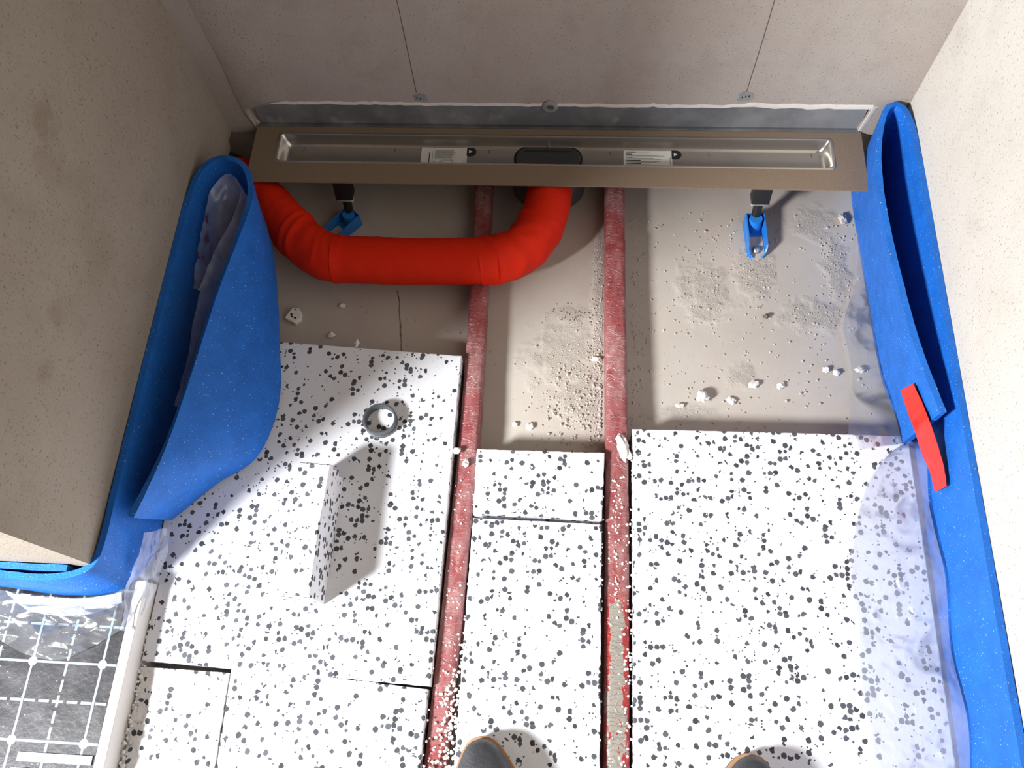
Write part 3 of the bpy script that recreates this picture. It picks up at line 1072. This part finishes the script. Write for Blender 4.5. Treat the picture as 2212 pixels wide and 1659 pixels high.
# loose block lying on the large board
blk = bmesh.new()
bt = [Vector(p) for p in ((-0.448, -0.944, 0.0), (-0.388, -0.945, 0.0), (-0.385, -0.728, 0.0), (-0.437, -0.726, 0.0))]
rings = []
for z, ins in ((ZE + 0.0004, 0.0), (ZE + 0.090, 0.0), (ZE + 0.0925, 0.0025)):
    ring = []
    for k in range(4):
        for s in range(12):
            p = bt[k].lerp(bt[(k + 1) % 4], s / 12)
            c_ = Vector((-0.4145, -0.836, 0))
            q = p + (c_ - p).normalized() * (ins + 0.0022 * abs(noise.noise(p * 80 + Vector((0, 0, z * 10)))))
            ring.append(Vector((q.x, q.y, z)))
    rings.append(ring)
tag(link('polystyrene_block', loft_bm(rings), M['eps'], loc=(-0.414, -0.836, ZE), smooth=30), 'loose upright speckled polystyrene block lying on the large board', 'offcut')

# ------------------------------------------------------------------ grey pipe ring
rc = (-0.3295, -0.6185)
b = bmesh.new()
prof = [(0.0265, 0.0), (0.0300, 0.0), (0.0306, 0.003), (0.0306, 0.007), (0.0290, 0.008), (0.0290, 0.013), (0.0304, 0.014), (0.0304, 0.019), (0.0290, 0.0208), (0.0268, 0.0208), (0.0262, 0.018), (0.0258, 0.010)]
rings = [[Vector((rc[0] + r * math.cos(a), rc[1] + r * math.sin(a), ZE + 0.0004 + z)) for r, z in prof] for a in np.linspace(0, 2 * math.pi, 49)[:-1]]
vs = [[b.verts.new(p) for p in r] for r in rings]
for i in range(48):
    for j in range(len(prof)):
        k = (j + 1) % len(prof)
        b.faces.new((vs[i][j], vs[(i + 1) % 48][j], vs[(i + 1) % 48][k], vs[i][k]))
tag(link('pipe_ring', b, M['rubber'], loc=(rc[0], rc[1], ZE), smooth=35), 'small grey ribbed plastic pipe ring lying on the speckled board', 'ring')

# ------------------------------------------------------------------ foil panel in the next room
ZPN = 0.100
fp = empty('foil_panel', (-0.7197, -1.0592, 0.0), 'black foil insulation panel printed with a pale dashed grid', 'floor panel')
link('foam_base', box_bm(-1.60, -0.6805, -1.90, -0.925, 0.0, ZPN - 0.0006, 0.002), M['foil_edge'], fp, smooth=0)
b = bmesh.new()
nx, ny = 60, 60
g = []
for j in range(ny + 1):
    row = []
    for i in range(nx + 1):
        x = -1.59 + (-0.6970 + 1.59) * i / nx
        y = -1.89 + (-0.93 + 1.89) * j / ny
        ed = min(i, nx - i, j, ny - j) / 3
        z = ZPN + 0.0010 * min(1, ed) * (1 + noise.noise(Vector((x * 30, y * 30, 0))) + 0.5 * noise.noise(Vector((x * 90, y * 90, 0))))
        row.append(b.verts.new((x, y, z)))
    g.append(row)
for j in range(ny):
    for i in range(nx):
        b.faces.new((g[j][i], g[j][i + 1], g[j + 1][i + 1], g[j + 1][i]))
link('foil', b, M['foil'], fp, smooth=50)
for y0, y1, x0, x1 in ((-1.2035, -1.1905, -0.818, -0.700), (-1.226, -1.2125, -0.824, -0.768), (-1.226, -1.2125, -0.758, -0.700)):
    link('printed_bar', box_bm(x0, x1, y0, y1, ZPN, ZPN + 0.0026), M['bar'], fp, smooth=0)

# ------------------------------------------------------------------ blue edge strips
TH = 0.0105
rs = empty('edge_strip', (0.60, -0.6, 0.0), 'blue foam edge strip along the right wall, doubled back on itself and taped', 'foam strip', 'blue foam edge strips')
# matched top and bottom points: along the wall, round the hairpin in the corner, back again
zt, zb = 0.218, 0.002
RT = [(0.6225, -1.65, zt), (0.6225, -1.30, zt), (0.6230, -1.0, zt), (0.6238, -0.75, zt), (0.6240, -0.50, zt), (0.6242, -0.28, zt), (0.6240, -0.12, zt), (0.6215, -0.055, zt),
      (0.6110, -0.018, zt), (0.5960, -0.0095, zt), (0.5810, -0.022, 0.214), (0.5690, -0.060, 0.208), (0.5605, -0.115, 0.202), (0.5560, -0.20, 0.200), (0.5580, -0.30, 0.202),
      (0.5635, -0.40, 0.206), (0.5715, -0.50, 0.211), (0.5830, -0.575, 0.215), (0.5905, -0.612, 0.216), (0.5935, -0.626, 0.2165)]
RB = [(0.6110, -1.65, zb), (0.6125, -1.30, zb), (0.6150, -1.0, zb), (0.6190, -0.75, zb), (0.6215, -0.50, zb), (0.6225, -0.28, zb), (0.6230, -0.12, zb), (0.6215, -0.060, zb),
      (0.6130, -0.024, zb), (0.6020, -0.016, zb), (0.5930, -0.030, zb), (0.5890, -0.065, zb), (0.5890, -0.110, zb), (0.5910, -0.19, zb), (0.5935, -0.30, zb), (0.5960, -0.40, zb), (0.5980, -0.49, 0.010),
      (0.5970, -0.56, 0.045), (0.5950, -0.609, 0.062), (0.5945, -0.625, 0.0635)]
link('foam', ruled_solid(RT, RB, TH, 170, 10), M['blue'], rs, smooth=50)

# clear film skirt of the right strip: over the board, then down over its edge to the floor
top_, bot_ = [], []
for px, py, z in ((1968, 960, 0.072), (1978, 1000, 0.076), (1992, 1100, 0.078), (2008, 1250, 0.080), (2025, 1400, 0.080), (2045, 1560, 0.080), (2062, 1700, 0.080), (2080, 1900, 0.080)):
    p = at(px, py, z)
    top_.append((0.6085, p.y, 0.096 + 0.010 * math.sin(py * 0.021) if py > 990 else 0.080))
for px, py in ((1945, 962), (1905, 990), (1858, 1045), (1832, 1190), (1845, 1300), (1850, 1400), (1880, 1600), (1900, 1900)):
    p = at(px, py, ZE + 0.001)
    bot_.append((p.x, p.y, ZE + 0.0012))
for k in range(8):
    bot_[k] = (bot_[k][0], top_[k][1] * 0.5 + bot_[k][1] * 0.5, bot_[k][2])
link('film_skirt', sheet(top_, bot_, 190, 60, 0.0048, 22, 0.0014, 2.0, lambda u, v: 0.12 + v * (1 - v) * 3.2), M['film_right'], rs, smooth=55)
t2, b2 = [], []
for px, py, xx, z in ((1885, 500, 0.588, 0.012), (1890, 600, 0.590, 0.012), (1903, 700, 0.592, 0.014), (1918, 800, 0.590, 0.022), (1935, 880, 0.588, 0.05), (1943, 935, 0.586, 0.066), (1950, 962, 0.584, 0.066)):
    p = at(px, py, z)
    t2.append((min(p.x, 0.5875), p.y, z))
for px, py, z in ((1880, 510, 0.004), (1842, 610, 0.004), (1815, 700, 0.004), (1832, 800, 0.004), (1838, 860, 0.006), (1832, 940, 0.0645), (1845, 975, 0.0640)):
    p = at(px, py, z)
    b2.append((min(p.x, 0.583), p.y, z))
link('film_skirt', sheet(t2, b2, 90, 30, 0.0032, 18, 0.0010, 5.0, lambda u, v: 0.4 + 2.6 * v * (1 - v)), M['film_floor'], rs, smooth=55)

ls = empty('edge_strip', (-0.65, -0.6, 0.0), 'blue foam edge strip along the left wall, folded loose and bulging over the board', 'foam strip', 'blue foam edge strips')
zt = 0.218
LT = [(-1.30, -0.938, zt), (-1.05, -0.936, zt), (-0.93, -0.937, zt), (-0.86, -0.9415, zt), (-0.79, -0.945, zt), (-0.735, -0.937, zt), (-0.709, -0.918, zt), (-0.7035, -0.88, zt), (-0.7045, -0.80, zt),
      (-0.7060, -0.65, zt), (-0.7065, -0.50, zt), (-0.7065, -0.36, zt), (-0.7060, -0.27, zt), (-0.7000, -0.20, zt), (-0.6800, -0.162, zt), (-0.6480, -0.154, zt), (-0.6160, -0.170, zt), (-0.5960, -0.205, zt),
      (-0.5880, -0.250, 0.219), (-0.5940, -0.320, 0.220), (-0.6110, -0.450, 0.220), (-0.6240, -0.600, 0.219), (-0.6380, -0.720, 0.218), (-0.6560, -0.800, 0.217), (-0.6700, -0.845, 0.214)]
LB = [(-1.30, -0.938, 0.104), (-1.05, -0.938, 0.104), (-0.93, -0.941, 0.104), (-0.86, -0.947, 0.104), (-0.79, -0.951, 0.104), (-0.728, -0.943, 0.104), (-0.700, -0.922, 0.104), (-0.6965, -0.88, 0.070), (-0.6985, -0.80, 0.064),
      (-0.7020, -0.65, 0.062), (-0.7060, -0.50, 0.03), (-0.7060, -0.36, 0.02), (-0.7055, -0.28, 0.05), (-0.6990, -0.215, 0.128), (-0.6830, -0.178, 0.130), (-0.6540, -0.170, 0.130), (-0.6300, -0.180, 0.129), (-0.6130, -0.205, 0.128),
      (-0.5930, -0.250, 0.112), (-0.5720, -0.330, 0.085), (-0.5440, -0.480, 0.068), (-0.5270, -0.590, 0.067), (-0.5470, -0.690, 0.068), (-0.6080, -0.742, 0.070), (-0.6780, -0.812, 0.070)]
link('foam', ruled_solid(LT, LB, TH, 240, 12, bow=lambda u, v: Vector((0.010, 0, 0)) * (math.sin(v * math.pi) * max(0.0, min(1.0, (u - 0.70) / 0.08)) * max(0.0, min(1.0, (0.97 - u) / 0.08)))), M['blue'], ls, smooth=50)
# tail of the same strip flat against the wall's end
link('foam_tail', ruled_solid([(-1.30, -0.929, 0.214), (-1.0, -0.929, 0.214), (-0.75, -0.929, 0.214)], [(-1.30, -0.929, 0.105), (-1.0, -0.929, 0.105), (-0.75, -0.929, 0.105)], 0.010, 40, 5), M['blue'], ls, smooth=50)
# film ribbon standing inside the loop
rb_t = [(-0.694, -0.40, 0.150), (-0.690, -0.30, 0.175), (-0.682, -0.215, 0.190), (-0.650, -0.1765, 0.200), (-0.622, -0.205, 0.200), (-0.628, -0.270, 0.190), (-0.652, -0.350, 0.185), (-0.662, -0.450, 0.180), (-0.660, -0.550, 0.175), (-0.668, -0.640, 0.165)]
rb_b = [(-0.686, -0.39, 0.118), (-0.676, -0.300, 0.120), (-0.655, -0.235, 0.140), (-0.634, -0.210, 0.160), (-0.607, -0.225, 0.165), (-0.606, -0.290, 0.150), (-0.620, -0.375, 0.140), (-0.626, -0.470, 0.130), (-0.630, -0.560, 0.125), (-0.640, -0.635, 0.125)]
link('film_ribbon', sheet(rb_t, rb_b, 110, 14, 0.0035, 22, 0.0, 3.0), M['film_ribbon'], ls, smooth=50)
# film hanging down the corner between the board and the foil panel
ft = [at(*q) for q in ((308, 1150, 0.150), (297, 1185, 0.146), (283, 1225, 0.140), (270, 1262, 0.134), (266, 1310, 0.112), (262, 1360, 0.104))]
fb = [at(*q) for q in ((362, 1138, 0.085), (358, 1178, 0.075), (348, 1222, 0.072), (332, 1270, 0.074), (308, 1318, 0.084), (284, 1366, 0.103))]
link('film_skirt', sheet(ft, fb, 60, 22, 0.005, 30, 0.0006, 7.0, None, (1.6, 0.5, 1.2)), M['film_right'], ls, smooth=50)
# crumpled film on the foil
ct = [(-1.02, -0.945, 0.112), (-0.94, -0.951, 0.114), (-0.86, -0.958, 0.116), (-0.79, -0.960, 0.116), (-0.735, -0.953, 0.114), (-0.703, -0.940, 0.112)]
cb = [(-1.02, -1.01, 0.103), (-0.94, -1.015, 0.103), (-0.86, -1.045, 0.103), (-0.79, -1.055, 0.103), (-0.745, -1.035, 0.103), (-0.700, -1.005, 0.103)]
link('film_crumple', sheet(ct, cb, 150, 60, 0.011, 17, 0.001, 9.0, lambda u, v: 0.3 + 0.9 * v * (1.3 - v), (0.55, 1.5, 1)), M['film_crumpled'], ls, smooth=24)
ct2 = [(-0.90, -0.9525, 0.118), (-0.86, -0.958, 0.122), (-0.79, -0.960, 0.122), (-0.735, -0.953, 0.120), (-0.706, -0.944, 0.118)]
cb2 = [(-0.885, -0.970, 0.106), (-0.85, -0.983, 0.106), (-0.79, -0.985, 0.106), (-0.74, -0.976, 0.106), (-0.708, -0.960, 0.106)]
link('film_fold', sheet(ct2, cb2, 80, 14, 0.004, 22, 0.002, 4.0, None, (0.5, 1.4, 1)), M['film_fold'], ls, smooth=30)

# red tape that ties the two layers of the right strip together
tl = [(0.5775, -0.546, 0.114), (0.5820, -0.600, 0.124), (0.5850, -0.630, 0.130), (0.5985, -0.660, 0.112), (0.6060, -0.692, 0.114), (0.6085, -0.726, 0.115)]
tr = [(0.5735, -0.559, 0.173), (0.5800, -0.598, 0.181), (0.5840, -0.629, 0.186), (0.5985, -0.655, 0.168), (0.6075, -0.697, 0.160), (0.6095, -0.727, 0.155)]
tape = ruled_solid(tl, tr, 0.0007, 40, 8, 0.0, bow=lambda u, v: Vector((-0.0025 * math.sin(math.pi * v) * (1 if 0.3 < u < 0.75 else 0) + 0.0008 * noise.noise(Vector((u * 20, v * 5, 0))), 0, 0)))
tag(link('red_tape', tape, M['tape'], loc=(0.59, -0.63, 0.15), smooth=60), 'short piece of bright red adhesive tape on the blue strip', 'tape')


# ------------------------------------------------------------------ boots
def boot(tip, yaw, side, label):
    e = empty('work_boot', (tip[0], tip[1] - 0.15, ZE), label, 'boot', 'worn work boots at the front edge')
    L = 0.320
    R = Matrix.Rotation(yaw, 3, 'Z')

    def sect(l0, l1, w, z):
        r = []
        n = 40
        for k in range(n):
            a = 2 * math.pi * k / n
            c_, s_ = math.cos(a), math.sin(a)
            y = -(l0 + l1) / 2 + s_ * (l1 - l0) / 2
            u = (-y - l0) / (l1 - l0)
            prof = 1.0 if l1 - l0 < 0.2 else 0.84 + 0.24 * math.exp(-((u - 0.30) / 0.25) ** 2)
            x = math.copysign(abs(c_) ** 0.75, c_) * w * 1.13 * prof + side * 0.006 * (1 - u)
            v = R @ Vector((x, y, 0))
            r.append(Vector((tip[0] + v.x, tip[1] + v.y, ZE + z)))
        return r
    link('sole', loft_bm([sect(0.004, L, 0.047, 0.0004), sect(0.0, L + 0.003, 0.050, 0.004), sect(0.0, L + 0.003, 0.050, 0.020)]), M['sole'], e)
    link('welt', loft_bm([sect(-0.001, L + 0.004, 0.0515, 0.020), sect(-0.002, L + 0.004, 0.0520, 0.0225), sect(-0.001, L + 0.004, 0.0515, 0.0265)]), M['welt'], e)
    up = [sect(0.003, L, 0.0485, 0.026), sect(0.002, L, 0.0490, 0.038), sect(0.008, L + 0.001, 0.0475, 0.050), sect(0.022, L + 0.002, 0.0435, 0.060), sect(0.050, L + 0.003, 0.040, 0.069), sect(0.090, L + 0.003, 0.039, 0.082),
          sect(0.130, L + 0.002, 0.040, 0.100), sect(0.160, L, 0.042, 0.125), sect(0.175, L, 0.045, 0.150), sect(0.180, L + 0.004, 0.047, 0.180), sect(0.184, L, 0.043, 0.182), sect(0.186, L - 0.004, 0.041, 0.150)]
    u = loft_bm(up)
    for v in u.verts:
        w = 0.0016 * noise.noise(v.co * 28) + 0.0008 * noise.noise(v.co * 90)
        v.co += Vector((w, w * 0.5, w * 0.6))
    link('upper', u, M['leather'], e, smooth=70)
    for k in range(5):
        l = 0.095 + 0.016 * k
        z = 0.084 + 0.0125 * k + 0.002 * k * (k > 2)
        a = R @ Vector((-0.024, -l, 0))
        c_ = R @ Vector((0.024, -l, 0))
        m_ = R @ Vector((0, -l, 0))
        T = Vector((tip[0], tip[1], ZE))
        link('lace', tube_bm([T + a + Vector((0, 0, z)), T + m_ + Vector((0, 0, z + 0.009)), T + c_ + Vector((0, 0, z))], lambda t: 0.0022, 8, None, 12), M['black'], e)
    return e


boot((-0.105, -1.131), math.radians(10), -1, 'dark dusty work boot on the board between the two red pipes')
boot((0.292, -1.133), math.radians(-8), 1, 'dark work boot on the board beside the right-hand blue strip')

# ------------------------------------------------------------------ loose pieces, largest first
ch = bmesh.new()
cp = at(637, 687, 0.0)
pl = [(-0.017, -0.006), (0.006, -0.017), (0.0165, -0.008), (0.014, 0.004), (0.015, 0.008), (0.009, 0.017), (-0.004, 0.018), (-0.011, 0.004)]
prism_bm([(cp.x + a, cp.y + c_) for a, c_ in pl], 0.0004, 0.0125, bm=ch)
bmesh.ops.bevel(ch, geom=[e for e in ch.edges], offset=0.0014, segments=1, affect='EDGES')
co = tag(link('polystyrene_chip', ch, M['crumb'], loc=(cp.x, cp.y, 0), smooth=30), 'white polystyrene chip with black dots on bare concrete near the blue strip', 'chip', 'foam chips')
for dx, dy, r1, r2 in ((-0.0035, 0.002, 0.0032, 0.0022), (-0.002, -0.003, 0.0034, 0.0022), (0.005, -0.006, 0.0032, 0.0023), (0.003, 0.0125, 0.004, 0.0014)):
    link('dark_bead', lump_bm((cp.x + dx, cp.y + dy, 0.0112), r1, r2, 0.0013, 1, 0.15, dx * 900, -0.6), M['ink'], co)

CH = [  # x px, y px, z, sx, sy, sz, rot, label
    (1347, 968, 0.050, 0.0095, 0.0235, 0.010, 0.35, 'oblong clump of white foam beads lying on the straight red pipe'),
    (1516, 857, 0.0, 0.0105, 0.0115, 0.012, 0.3, 'white foam clump casting a round shadow on the bare floor'),
    (987, 975, 0.049, 0.0085, 0.0055, 0.006, 0.1, 'cream foam bit on the pipe beside the large board with the ring'),
    (1006, 1001, 0.048, 0.0065, 0.0065, 0.007, 0.0, 'white bead on the bending red pipe beside the short board'),
    (1819, 474, 0.0, 0.0080, 0.0130, 0.008, 0.2, 'grey plaster crumb on the floor beside the right-hand blue strip under the drain'),
    (740, 661, 0.0, 0.0070, 0.0045, 0.005, 0.1, 'tiny white double crumb on the floor past the speckled chip'),
    (716, 725, 0.0, 0.0065, 0.0045, 0.005, 0.2, 'tiny pale crumb just off the far edge of the large board'),
    (771, 742, 0.05, 0.0045, 0.0085, 0.006, 0.0, 'upright white crumb leaning on the far edge of the large board'),
    (1626, 832, 0.0, 0.0095, 0.0070, 0.006, 0.5, 'white broken crumb in the middle of the right floor bay'),
    (1686, 834, 0.0, 0.0070, 0.0060, 0.005, 0.5, 'small white crumb at the end of the curved scratch in the floor'),
    (1579, 866, 0.0, 0.0060, 0.0085, 0.005, 0.9, 'pale crumb on the floor close to the largest right-hand board'),
    (1857, 800, 0.0, 0.0095, 0.0065, 0.006, 0.2, 'white crumb trapped under the clear film on the floor'),
    (1467, 877, 0.0, 0.0075, 0.0045, 0.005, 0.1, 'flat pale crumb on the floor beside the straight red pipe'),
    (1654, 684, 0.0, 0.0055, 0.0045, 0.006, 0.0, 'small dark crumb alone in the middle of the right floor bay'),
    (1144, 922, 0.0, 0.0070, 0.0070, 0.005, 0.0, 'pale crumb on the floor near the far edge of the short board'),
    (1112, 917, 0.0, 0.0055, 0.0045, 0.004, 0.0, 'tiny yellowish crumb near the bending pipe and the short board'),
    (1287, 776, 0.0, 0.0080, 0.0055, 0.005, 0.0, 'bright white crumb against the side of the straight red pipe'),
    (1806, 806, 0.0, 0.0065, 0.0055, 0.005, 0.4, 'pale crumb beside the edge of the clear film on the floor'),
    (1783, 799, 0.0, 0.0060, 0.0060, 0.005, 0.1, 'rounded pale crumb a little off the clear film edge'),
]
for i, (px, py, z, sx, sy, sz, r, lab) in enumerate(CH):
    p = at(px, py, z + sz * 0.6)
    m = M['cement'] if 'plaster' in lab else (M['mark'] if 'dark' in lab else M['crumb'])
    tag(link('foam_crumb' if m is M['crumb'] else 'plaster_crumb', lump_bm((p.x, p.y, z + 0.0003), sx, sy, sz * 0.75, 3, 0.55, i * 3.1, r), m, loc=(p.x, p.y, z), smooth=45), lab, 'crumb', 'loose crumbs')


# ------------------------------------------------------------------ grit and beads nobody could count
def scatter(name, spots, mat, shape, label, seed):
    rnd = random.Random(seed)
    V, F = [], []
    if shape == 'bead':
        t_ = bmesh.new()
        bmesh.ops.create_icosphere(t_, subdivisions=1, radius=1)
    else:
        t_ = bmesh.new()
        bmesh.ops.create_icosphere(t_, subdivisions=1, radius=1)
        for v in t_.verts:
            v.co *= 0.7 + 0.6 * rnd.random()
    bv = [v.co.copy() for v in t_.verts]
    t_.verts.index_update()
    bf = [[v.index for v in f_.verts] for f_ in t_.faces]
    t_.free()
    for x, y, z, r in spots:
        k = len(V)
        R = Matrix.Rotation(rnd.random() * 6.28, 3, 'Z') @ Matrix.Rotation(rnd.random() * 6.28, 3, 'X')
        s = Vector((1, 0.7 + 0.5 * rnd.random(), 0.7 + 0.4 * rnd.random()))
        for c_ in bv:
            q = R @ Vector((c_.x * s.x, c_.y * s.y, c_.z * s.z)) * r
            V.append((x + q.x, y + q.y, z + r * 0.6 + q.z))
        F += [[k + i for i in f_] for f_ in bf]
    me = bpy.data.meshes.new(name)
    me.from_pydata(V, [], F)
    me.materials.append(mat)
    o = bpy.data.objects.new(name, me)
    COL.objects.link(o)
    return tag(o, label, 'grit', kind='stuff')


rnd = random.Random(3)
sp = []
for _ in range(420):           # along the straight pipe's side
    sp.append((0.072 - abs(rnd.gauss(0, 0.012)), rnd.uniform(-0.62, -0.18), 0, rnd.uniform(0.0006, 0.0018)))
for _ in range(380):           # loose sand in the middle bay
    sp.append((min(0.07, max(-0.145, rnd.gauss(0.02, 0.05))), min(-0.3, max(-0.655, rnd.gauss(-0.53, 0.07))), 0, rnd.uniform(0.0006, 0.0020)))
for _ in range(90):
    sp.append((min(0.068, max(-0.10, rnd.gauss(0.03, 0.035))), min(-0.40, max(-0.64, rnd.gauss(-0.555, 0.05))), 0, rnd.uniform(0.0016, 0.0032)))
for _ in range(420):           # right bay
    sp.append((rnd.uniform(0.13, 0.58), rnd.uniform(-0.605, -0.10), 0, rnd.uniform(0.0006, 0.0021) * (1.5 if rnd.random() < 0.08 else 1)))
for _ in range(150):
    sp.append((rnd.gauss(0.135, 0.012), rnd.uniform(-0.6, -0.1), 0, rnd.uniform(0.0006, 0.0016)))
for _ in range(120):           # left bay
    sp.append((rnd.uniform(-0.52, -0.2), rnd.uniform(-0.45, -0.14), 0, rnd.uniform(0.0005, 0.0015)))
for cx, cy, ax, ay, am in PATCHES[:5]:
    for _ in range(60):
        sp.append((cx + rnd.gauss(0, ax * 0.55), cy + rnd.gauss(0, ay * 0.55), am * 0.6, rnd.uniform(0.0006, 0.0015)))
sp = [s for s in sp if -0.69 < s[0] < 0.595 and not (0.070 < s[0] < 0.121) and not (-0.196 < s[0] < -0.150) and s[1] > -0.655]
scatter('cement_grit', sp, M['cement'], 'grit', 'fine cement grit scattered over the bare floor bays', 5)

sp = []
for _ in range(330):           # heaped over the bending pipe near the boot
    y = rnd.uniform(-1.22, -0.99)
    k = (-0.99 - y) / 0.22
    x = rnd.gauss(-0.160 - 0.004 * k, 0.009 + 0.007 * k)
    if rnd.random() < 0.25 + k * 0.9:
        sp.append((min(-0.149, max(-0.196, x)), y, 0.045 + rnd.uniform(0, 0.010 * k), rnd.uniform(0.0016, 0.0034)))
for _ in range(60):
    sp.append((rnd.uniform(-0.187, -0.158), rnd.uniform(-1.15, -0.70), 0.046, rnd.uniform(0.0012, 0.0026)))
for _ in range(150):           # right flank of the straight pipe
    sp.append((0.111 + rnd.gauss(0, 0.006), rnd.uniform(-1.25, -0.78), 0.047, rnd.uniform(0.0014, 0.0032)))
for _ in range(60):
    sp.append((0.098 + rnd.gauss(0, 0.006), rnd.uniform(-0.95, -0.70), 0.0495, rnd.uniform(0.0014, 0.0028)))
for _ in range(120):           # torn beads along cut board edges
    sp.append((rnd.choice((-0.1975, -0.151, 0.0725, 0.1235)) + rnd.gauss(0, 0.0008), rnd.uniform(-1.25, -0.66), 0.054 + rnd.uniform(0, 0.003), rnd.uniform(0.0014, 0.0026)))
for _ in range(130):           # crumbled edge beside the foil panel
    sp.append((-0.6760 + rnd.gauss(0, 0.003), rnd.uniform(-1.25, -0.98), 0.050 + rnd.uniform(0, 0.008), rnd.uniform(0.0018, 0.0034)))
scatter('foam_beads', sp, M['crumb'], 'bead', 'loose white foam beads strewn over the red pipes and board edges', 6)
